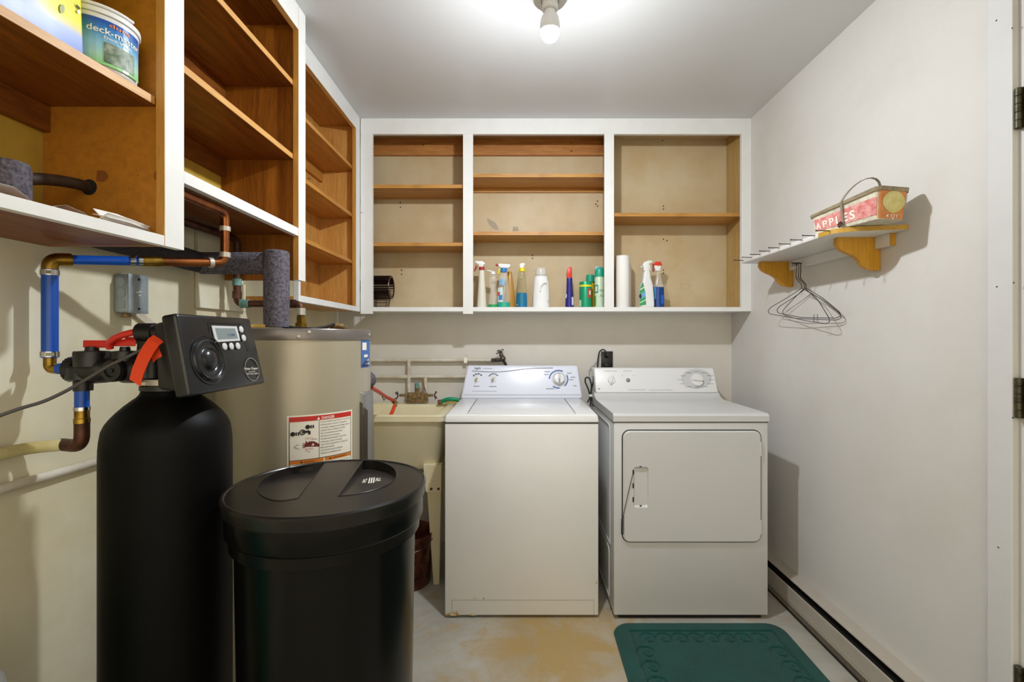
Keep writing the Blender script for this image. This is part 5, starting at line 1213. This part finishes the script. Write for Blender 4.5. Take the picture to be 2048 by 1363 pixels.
part(MB().lathe([(tr_-.006, 1.7935), (tr_-.003, 1.797), (tr_, 1.90), (tr_+.001, 1.902)], (tbx, tby, 0), (0,0,1), 48), 'bucket', M['plastic_white'], pt)
part(MB().lathe([(tr_+.002, 1.9025), (tr_+.004, 1.904), (tr_+.004, 1.913), (tr_-.002, 1.916), (tr_-.012, 1.917), (tr_-.014, 1.913), (.001, 1.913)], (tbx, tby, 0), (0,0,1), 48, capb=False), 'cover', M['plastic_white'], pt)
part(MB().tube([(tbx+math.cos(a)*(tr_+.003), tby+math.sin(a)*(tr_+.003), 1.918+.012*max(0, math.sin((a+2.6)*2.4))) for a in [-2.7+k*.12 for k in range(24)]], .0035, 8), 'bail_handle', M['plastic_white'], pt)
def tpos(px, py, off=.0008):                        # sight line onto the tub wall
    d = Vector(((px-VX)/FP, 1, 0)); R_ = tr_+off
    a = d.x**2+1; b = -2*(d.x*tbx+tby); c = tbx**2+tby**2-R_**2
    q = max(b*b-4*a*c, 0); t_ = (-b-math.sqrt(q))/(2*a)
    return Vector((d.x*t_, t_, Z(py, t_)))
def ta(px): p = tpos(px, 100); return math.atan2(p.y-tby, p.x-tbx)
m_, nt_, b2 = nmat('tub label print')
tc = nt_.nodes.new('ShaderNodeTexCoord'); sx_ = nt_.nodes.new('ShaderNodeSeparateXYZ'); link(nt_, tc.outputs['Generated'], sx_.inputs[0])
link(nt_, ramp(nt_, sx_.outputs['Z'], [(.0, srgb('#8ed07a')), (.22, srgb('#a6d6c0')), (.45, srgb('#8cc2dd')), (.75, srgb('#3a86c4')), (.95, srgb('#1c52a8'))]), b2.inputs['Base Color']); b2.inputs['Roughness'].default_value = .3
def tstrip(a0, a1, z0, z1, off, n=14):
    mb = MB()
    for i in range(n):
        p, q = a0+(a1-a0)*i/n, a0+(a1-a0)*(i+1)/n
        mb.flat([(tbx+(tr_+off)*math.cos(t), tby+(tr_+off)*math.sin(t), z) for t, z in ((p, z0), (q, z0), (q, z1), (p, z1))])
    return mb
aL, aR = ta(150)-.5, ta(276)
tl = part(tstrip(aL, aR, 1.800, 1.893, .0012), 'label', m_, pt, 'blue fading to green label')
def tm(u, z, off=.0022): a = aL+(aR-aL)*u; return (tbx+(tr_+off)*math.cos(a), tby+(tr_+off)*math.sin(a), z)
um = .37
part(tstrip(aL+(aR-aL)*.50, aL+(aR-aL)*.88, 1.806, 1.848, .0018), 'picture', mat('house picture', '#9aa596', .5, vscale=60, col2='#3f5a3a'), tl, 'photo of a house on label')
for s, u0_, u1_, z0, hgt, m2 in (('dura', .55, .80, 1.882, .012, mat('orange lettering', '#e8821c', .5)), ('deck-master', .33, .96, 1.864, .020, M['label_white']), ('Deck Wash', .50, .82, 1.854, .009, M['label_white'])):
    wd = text_width(s, bold=.01); tx = MB(); put_text(tx, s, lambda x, y: tm(u0_+(u1_-u0_)*x/wd, z0+hgt*y*.9), bold=.01); part(tx, 'lettering', m2, tl, smooth=None)
# papers on the bottom of the nearest cabinet
rpx = MB(); rpa, rpb = Vector((-.866, 1.000, 1.4905)), Vector((-.860, 1.106, 1.4860))
for k in range(3): rpx.ribbon([rpa+Vector((-.004*k, 0, .003*k)), rpa.lerp(rpb, .5)+Vector((-.003*k, 0, .004*k+.002)), rpb+Vector((-.002*k, 0, .003*k))], (1, .05, .7-.9*k), .030, .0014)
solo(rpx, 'folded_paper', M['paper'], 'folded white paper at the front of the nearest cabinet, beside its end panel', 'paper')
def sheet(pts, name, mt, label):
    mb = MB(); n = len(pts)
    V = [p for p, q in pts]+[q for p, q in pts]; V2 = [Vector(v)+Vector((0, 0, .0012)) for v in V]
    F = [(i, i+1, n+i+1, n+i) for i in range(n-1)]
    mb.add(V+V2, F+[tuple(2*n+i for i in f)[::-1] for f in F]); solo(mb, name, mt, label, 'paper')
sheet([((-.875, .885, 1.4755), (-.985, .90, 1.4735)), ((-.874, .93, 1.4945), (-.98, .945, 1.480)), ((-.873, .965, 1.4895), (-.975, .985, 1.476)), ((-.870, .998, 1.4755), (-.97, 1.02, 1.4735))], 'paper_sheet', M['label_white'], 'curled cream paper sheet between foam collar and folded paper in cabinet')
sheet([((-.868, .66, 1.4755), (-.93, .66, 1.4735)), ((-.866, .76, 1.494), (-.93, .77, 1.482)), ((-.870, .83, 1.498), (-.93, .84, 1.482)), ((-.874, .878, 1.4765), (-.93, .885, 1.4735))], 'paper_sheet', M['paper'], 'white paper sheet in front of the grey foam collar in cabinet')

# ------------------------------------------------------------------ right wall shelf
SX, SZ0, SZ1, SYf, SYn = 1.082, 1.599, 1.617, 2.335, 1.600
sh_ = thing('wall_shelf', 'white wall shelf with yellow pine brackets and nail pegs on right wall', 'shelf', (1.19, 1.95, 1.48))
pol = [(XR-.001, SYf), (SX, SYf), (SX, 1.70)]
pol += [(SX+.10*(1-math.cos(a)), 1.70-.078*math.sin(a)) for a in [PI/2*k/8 for k in range(1, 9)]]
pol += [(XR-.001, SYn)]
part(MB().prism(pol, SZ0, SZ1).bevel(.004, 2), 'shelf_board', M['shelf_white'], sh_)
ee = MB(); ed = [(SX-.0012, 1.735), (SX-.0012, 1.70)]+[(SX+.10*(1-math.cos(a))-.0009*math.cos(a), 1.70-.078*math.sin(a)-.0012*math.sin(a)) for a in [PI/2*k/8 for k in range(1, 9)]]+[(XR-.001, SYn-.0012)]
for (xa, ya), (xb, yb) in zip(ed[:-1], ed[1:]): ee.add([(xa, ya, SZ0+.001), (xb, yb, SZ0+.001), (xb, yb, SZ1-.001), (xa, ya, SZ1-.001)], [(0, 1, 2, 3)])
part(ee, 'edge_strip', M['shelf_edge'], sh_, 'bare yellow pine edge round the near corner')
part(MB().box(XR-.020, XR-.001, 1.655, 2.315, 1.557, SZ0-.0005), 'back_rail', M['shelf_white'], sh_, smooth=None)
part(MB().box(XR-.0198, XR-.0012, 1.652, 1.6548, 1.5572, SZ0-.0008), 'rail_end', M['bracket'], sh_, 'bare yellow pine rail end', smooth=None)
for yb0 in (1.722, 2.270):
    xw, xf = XR-.0208, XR-.155
    key = [(-.02, .18), (.02, .28), (.09, .37), (.22, .46), (.35, .53), (.44, .60), (.51, .69), (.55, .78), (.60, .86), (.68, .93), (.77, .975), (.86, .995)]
    P = [(xw, SZ0-.0006), (xf, SZ0-.0006)]+[(xf+u*(XR-.0012-xf), SZ0-.0006-v*.118) for u, v in key]
    P += [(XR-.0012, 1.4806), (XR-.0012, 1.5565), (xw, 1.5565)]
    part(MB().ext(P, (0, yb0, 0), (1,0,0), (0,0,1), (0, .020, 0)), 'bracket', M['bracket'], sh_)
ng = MB()
for px, py in ((1658, 468), (1630, 476), (1605, 484), (1581.5, 491.7), (1559, 499), (1540, 505), (1521, 511), (1504, 517), (1487, 522.6)):
    yv = SX*FP/(px-VX); p = Vector((SX+.002, yv, SZ1-.005))
    part(MB().cyl(p, p+Vector((-.046, 0, .001)), .0016, 8).lathe([(.0016, 0), (.0032, .0005), (.0032, .0016), (.001, .002)], p+Vector((-.046, 0, .001)), (-1, 0, 0), 8), 'nail_peg', M['nail'], sh_)
PEG = Vector((XR-.0195, 2.168, 1.576))
part(MB().cyl(PEG, PEG+Vector((-.048, 0, .001)), .002, 8), 'nail_peg', M['nail'], sh_)
# hangers
GH = 'wire coat hangers under the wall shelf'
def hanger(dx, tilt, yaw, drop, wid, label, mt):
    top = PEG+Vector((dx, 0, .0032))
    c = Vector((top.x, 2.105, 1.452-drop*.3)); ca, sa = math.cos(yaw), math.sin(yaw)
    t = thing('coat_hanger', label, 'hanger', (top.x, 2.05, 1.33), GH)
    def q(u, z): return Vector((c.x+u*sa, c.y-u*ca, z))
    hk = [top+Vector((.0, .022, -.013)), top+Vector((0, .016, -.003)), top+Vector((0, .004, .001)), top+Vector((0, -.010, -.006)), top+Vector((0, -.012, -.03)), top+Vector((0, -.006, -.07)), q(-.012, 1.475), q(-.010, 1.458)]
    part(MB().tube(hk, .0017, 8, .012), 'hook', mt, t)
    A = q(-.010, 1.458)
    body = [A, q(-.10, 1.425), q(-.215-wid, 1.392-drop), q(-.240-wid, 1.375-drop), q(-.225-wid, 1.360-drop), q(-.04, 1.330-drop-tilt*.03), q(.18+wid, 1.318-drop-tilt), q(.207+wid, 1.326-drop-tilt), q(.200+wid, 1.342-drop-tilt), q(.10, 1.405-drop*.4), A]
    part(MB().tube(body, .0015, 8, .02), 'frame', mt, t)
    return t
hanger(-.012, .0, .03, .0, 0, 'front dark wire coat hanger, innermost bend highest, on peg under the shelf', M['nail'])
hanger(-.021, .012, -.10, .010, -.012, 'thin grey wire coat hanger hanging lowest in the bunch', M['wire'])
t = hanger(-.031, .004, .12, .004, .006, 'wire coat hanger with a small wire clip on its bar, nearest the room', M['wire'])
cl = MB(); cpt = Vector((1.2265, 1.985, 1.3215))
cl.tube([cpt+Vector((0, .012, .014)), cpt+Vector((0, -.012, .014)), cpt+Vector((0, -.012, -.014)), cpt+Vector((0, .012, -.014))], .0012, 6, closed=True)
part(cl, 'wire_clip', M['wire'], t)
# apple basket
bs = thing('fruit_basket', 'worn apple basket with wire handle and red lettering on wall shelf', 'basket', (1.168, 1.664, SZ1))
th_ = R(12); ux = Vector((math.cos(th_), math.sin(th_), 0)); uy = Vector((-math.sin(th_), math.cos(th_), 0))   # across, along (far)
bc_ = Vector((1.168, 1.664, SZ1+.001))
def outline(hw, hl, r, n=6):
    P = []
    for cx_, cy_, a0 in ((hw-r, hl-r, 0), (-hw+r, hl-r, PI/2), (-hw+r, -hl+r, PI), (hw-r, -hl+r, 1.5*PI)):
        for k in range(n+1): a = a0+PI/2*k/n; P.append((cx_+r*math.cos(a), cy_+r*math.sin(a)))
    return P
def hgt(yl): return .084+.014*max(-1, min(1, -yl/.13))
lo, hi = outline(.052, .126, .014), outline(.061, .137, .018)
def bpt(i_, f, off=0.0):
    n = len(lo); i0 = int(math.floor(i_)) % n; i1 = (i0+1) % n; fr = i_-math.floor(i_)
    a = Vector(lo[i0]).lerp(Vector(lo[i1]), fr); b = Vector(hi[i0]).lerp(Vector(hi[i1]), fr); p = a.lerp(b, f)
    if off:
        q = Vector(p); d = Vector((q.x/.06, q.y/.12*.5)); 
        nrm = Vector(hi[i1])-Vector(hi[i0]); nrm = Vector((nrm.y, -nrm.x)); 
        if nrm.length < 1e-6: nrm = d
        p = p+nrm.normalized()*off
    return bc_+ux*p.x+uy*p.y+Vector((0, 0, f*hgt(p.y)))
n = len(lo)
bm_ = MB(); V = [bpt(i, 0) for i in range(n)]+[bpt(i, 1) for i in range(n)]+[bpt(i, 1, -.003) for i in range(n)]+[bpt(i, .06, -.003) for i in range(n)]
F = [(k*n+i, k*n+(i+1) % n, (k+1)*n+(i+1) % n, (k+1)*n+i) for k in range(3) for i in range(n)]+[tuple(range(n))[::-1], tuple(range(3*n, 4*n))]
M['basket'] = mat('weathered basket wood', '#d9d2bf', .8, vscale=40, col2='#b9b09b', bmp=.3, bscale=120)
bsk = part(bm_.add(V, F), 'basket_body', M['basket'], bs)
def bstrip(i0, i1, f0, f1, off, k=24):
    mb = MB()
    for j in range(k):
        p, q = i0+(i1-i0)*j/k, i0+(i1-i0)*(j+1)/k
        mb.flat([bpt(p, f0, off), bpt(q, f0, off), bpt(q, f1, off), bpt(p, f1, off)])
    return mb
M['apple_red'] = mat('faded red print', '#dda09a', .8, vscale=60, col2='#c8655e')
M['apple_orange'] = mat('orange end print', '#dc9560', .8, vscale=30, col2='#c67a40')
M['apple_yellow'] = mat('pale yellow apple print', '#d9cf92', .8, vscale=40, col2='#c9bd72')
# left side is between index 13 (far corner end) and 14 (near corner start); near end between 20 and 21
part(bstrip(13, 14, .14, .72, .0012), 'print_band', M['apple_red'], bsk)
part(bstrip(14, 16, .14, .72, .0012), 'print_band', M['apple_red'], bsk)
wd = text_width('APPLES', bold=.02); tx = MB()
for k, ch in enumerate('APPLES'):
    cw = text_width(ch, bold=.02); put_text(tx, ch, lambda x, y, k=k, cw=cw: bpt(13.02+.120*k+.092*x/cw, .23+.60*y*.75, .0022), bold=.02)
part(tx, 'lettering', M['label_white'], bsk, 'cream APPLES lettering', smooth=None)
part(bstrip(17, 22, .02, .93, .0014), 'end_label', M['apple_orange'], bsk, 'orange end label')
def endpt(xx, f, off): return bc_+ux*xx+uy*(-(.126+.011*f)-off)+Vector((0, 0, f*hgt(-.13)))
ap = MB(); ap.flat([endpt(.041*math.cos(a)*(1+.06*math.cos(2*a)), .56+.36*math.sin(a)*(1-.08*abs(math.cos(a))), .0026) for a in [2*PI*k/28 for k in range(28)]])
part(ap, 'end_print', M['apple_yellow'], bsk, 'pale yellow apple shape', smooth=None)
wd = text_width('4 QT', bold=.01); tx = MB(); put_text(tx, '4 QT', lambda x, y: endpt(-.026+.048*x/wd, .05+.16*y, .0028), bold=.01); part(tx, 'lettering', M['label_white'], bsk, smooth=None)
rm = MB()
for i in range(n):
    rm.hexa([bpt(i, .90, .001), bpt(i, .90, .005), bpt((i+1), .90, .005), bpt((i+1), .90, .001), bpt(i, 1.03, .001), bpt(i, 1.03, .005), bpt((i+1), 1.03, .005), bpt((i+1), 1.03, .001)])
M['rim_wood'] = wood('grey brown rim', '#a89878', '#6e6350', 'Y', 1, knots=False)
part(rm, 'rim', M['rim_wood'], bs)
hm = MB(); sA, sB = bpt(13.52, .05, .006), bpt(27.45, .05, .006); sA2, sB2 = bpt(13.52, 1, .007), bpt(27.45, 1, .007)
pts = [sA, sA2]+[sA2.lerp(sB2, .5-.5*math.cos(a))+Vector((.01*math.sin(a), -.050*math.sin(a), .070*math.sin(a))) for a in [PI*k/12 for k in range(1, 12)]]+[sB2, sB]
part(hm.ribbon(pts, uy, .008, .0022), 'handle', mat('wire wood handle', '#8e8778', .5, .2), bs)
kt = MB(); c = bpt(13.5, .06, .009)
for k in range(7): a = k*.9; kt.tube([c+Vector((-.004, .008*math.cos(a), .004+.008*math.sin(a))), c+Vector((-.006, .012*math.cos(a+1.2), .006+.011*math.sin(a+1.2))), c+Vector((0, .003, 0))], .0016, 6)
part(kt, 'wire_knot', M['copper_dark'], bs)

# ------------------------------------------------------------------ baseboard heater
bh = thing('baseboard_heater', 'putty coloured baseboard heater along the foot of the right wall', 'heater', (1.26, 1.9, 0))
y0_, y1_ = .90, 2.90
y0_ = 1.36
part(MB().ext([(XR-.001, 0), (XR-.010, 0), (XR-.010, .136), (1.2455, .131), (1.2435, .133), (1.244, .1365), (XR-.001, .1415)], (0, y0_, 0), (1,0,0), (0,0,1), (0, y1_-y0_, 0)), 'back_cover', M['heat_base'], bh, smooth=None)
part(MB().ext([(1.228, .040), (1.226, .045), (1.226, .108), (1.2275, .112), (1.2305, .112), (1.231, .108), (1.231, .040)], (0, y0_, 0), (1,0,0), (0,0,1), (0, y1_-y0_, 0)), 'front_panel', M['heat_base'], bh, smooth=None)
part(MB().box(1.2425, XR-.0105, y0_+.002, y1_-.002, .006, .096), 'element', M['dark'], bh, 'dark heating element in the gap', smooth=None)
part(MB().box(1.224, 1.286, y0_+.001, y1_-.001, .0005, .006), 'floor_channel', M['dark'], bh, smooth=None)
gl = MB(); N_ = 200
for k in range(N_):
    y = y0_+.01+(y1_-y0_-.02)*k/(N_-1); gl.box(1.229, 1.2405, y-.0011, y+.0011, .006, .040)
part(gl, 'fins', M['grill'], bh, stuff=True, smooth=None)
part(MB().box(1.2265, 1.2285, y0_, y1_, .034, .0395), 'lip', M['heat_base'], bh, smooth=None)

# ------------------------------------------------------------------ rug
m_, nt_, b2 = nmat('green rug pile')
v_ = coords(nt_); f = noise(nt_, v_, 7, 5, .65); g = noise(nt_, v_, 260, 3, .7)
link(nt_, mix(nt_, .35, ramp(nt_, f, [(.3, srgb('#0a3d3a')), (.65, srgb('#13514a'))]), ramp(nt_, g, [(.3, srgb('#082f2e')), (.7, srgb('#1c6055'))])), b2.inputs['Base Color'])
b2.inputs['Roughness'].default_value = .95; b2.inputs['Specular IOR Level'].default_value = .1
b2.inputs['Sheen Weight'].default_value = .15
bump(nt_, b2, g, .8, .006)
rx0, rx1, ry0, ry1 = .400, 1.128, .98, 2.082
NX, NY = 190, 260
rw, rl_ = rx1-rx0, ry1-ry0
def groove(d, wd, dep): return -dep*math.exp(-(d/wd)**2)
scr = []
for k in range(8):
    scr.append((.135+k*.065, rl_-.118, 1))
for k in range(10):
    scr.append((.105, rl_-.205-k*.085, 0)); scr.append((rw-.100, rl_-.205-k*.085, 0))
def rug_h(x, y):
    ex = min(x, rw-x, y, rl_-y)
    h = .013*min(1, (max(ex, 0)/.012))**.6
    h += groove(ex-.065, .0042, .0075)
    if ex < .19:
        for cx_, cy_, o in scr:
            dx, dy = x-cx_, y-cy_
            if abs(dx) < .05 and abs(dy) < .05:
                rr_ = math.hypot(dx, dy); a = math.atan2(dy, dx)
                h += groove(rr_-(.013+.0046*(a+PI)), .0034, .0080)+groove(rr_-.006, .004, .004)
    return h
V, F = [], []
cr = .075
for j in range(NY+1):
    for i in range(NX+1):
        x, y = rw*i/NX, rl_*j/NY
        cx_ = min(max(x, cr), rw-cr); cy_ = min(max(y, cr), rl_-cr)
        dx, dy = x-cx_, y-cy_; d = math.hypot(dx, dy); ed = 1.0
        hx = rug_h(x, y)
        if dx and dy:
            m2 = max(abs(dx), abs(dy)); s_ = m2/d; 
            x2, y2 = cx_+dx*s_, cy_+dy*s_
            hx = rug_h(x2, y2) if m2 < cr else .0
            rim_ = (cr-m2); hx = min(hx, .013*min(1, max(rim_, 0)/.012)**.6) if rim_ < .012 else hx
            x, y = x2, y2
        V.append((rx0+x-.018*(1-y/rl_), ry0+y, .0006+max(hx, 0)))
for j in range(NY):
    for i in range(NX): a = j*(NX+1)+i; F.append((a, a+1, a+NX+2, a+NX+1))
solo(MB().add(V, F), 'floor_rug', m_, 'dark green rug with carved scroll border in front of the dryer', 'rug')

# ------------------------------------------------------------------ teal hamper corner at lower left
hc = thing('plastic_hamper', 'teal plastic hamper with grey rim at the lower left corner', 'hamper', (-.962, .73, 0))
part(MB().lathe([(.095, 0), (.10, .01), (.122, .645), (.118, .645), (.096, .02), (.001, .02)], (-.962, .73, 0), (0,0,1), 48, capt=False), 'bin', M['teal'], hc)
part(MB().lathe([(.1225, .640), (.127, .645), (.127, .655), (.123, .659), (.116, .657), (.1165, .646)], (-.962, .73, 0), (0,0,1), 48, capb=False, capt=False), 'rim', M['grey_plastic'], hc)
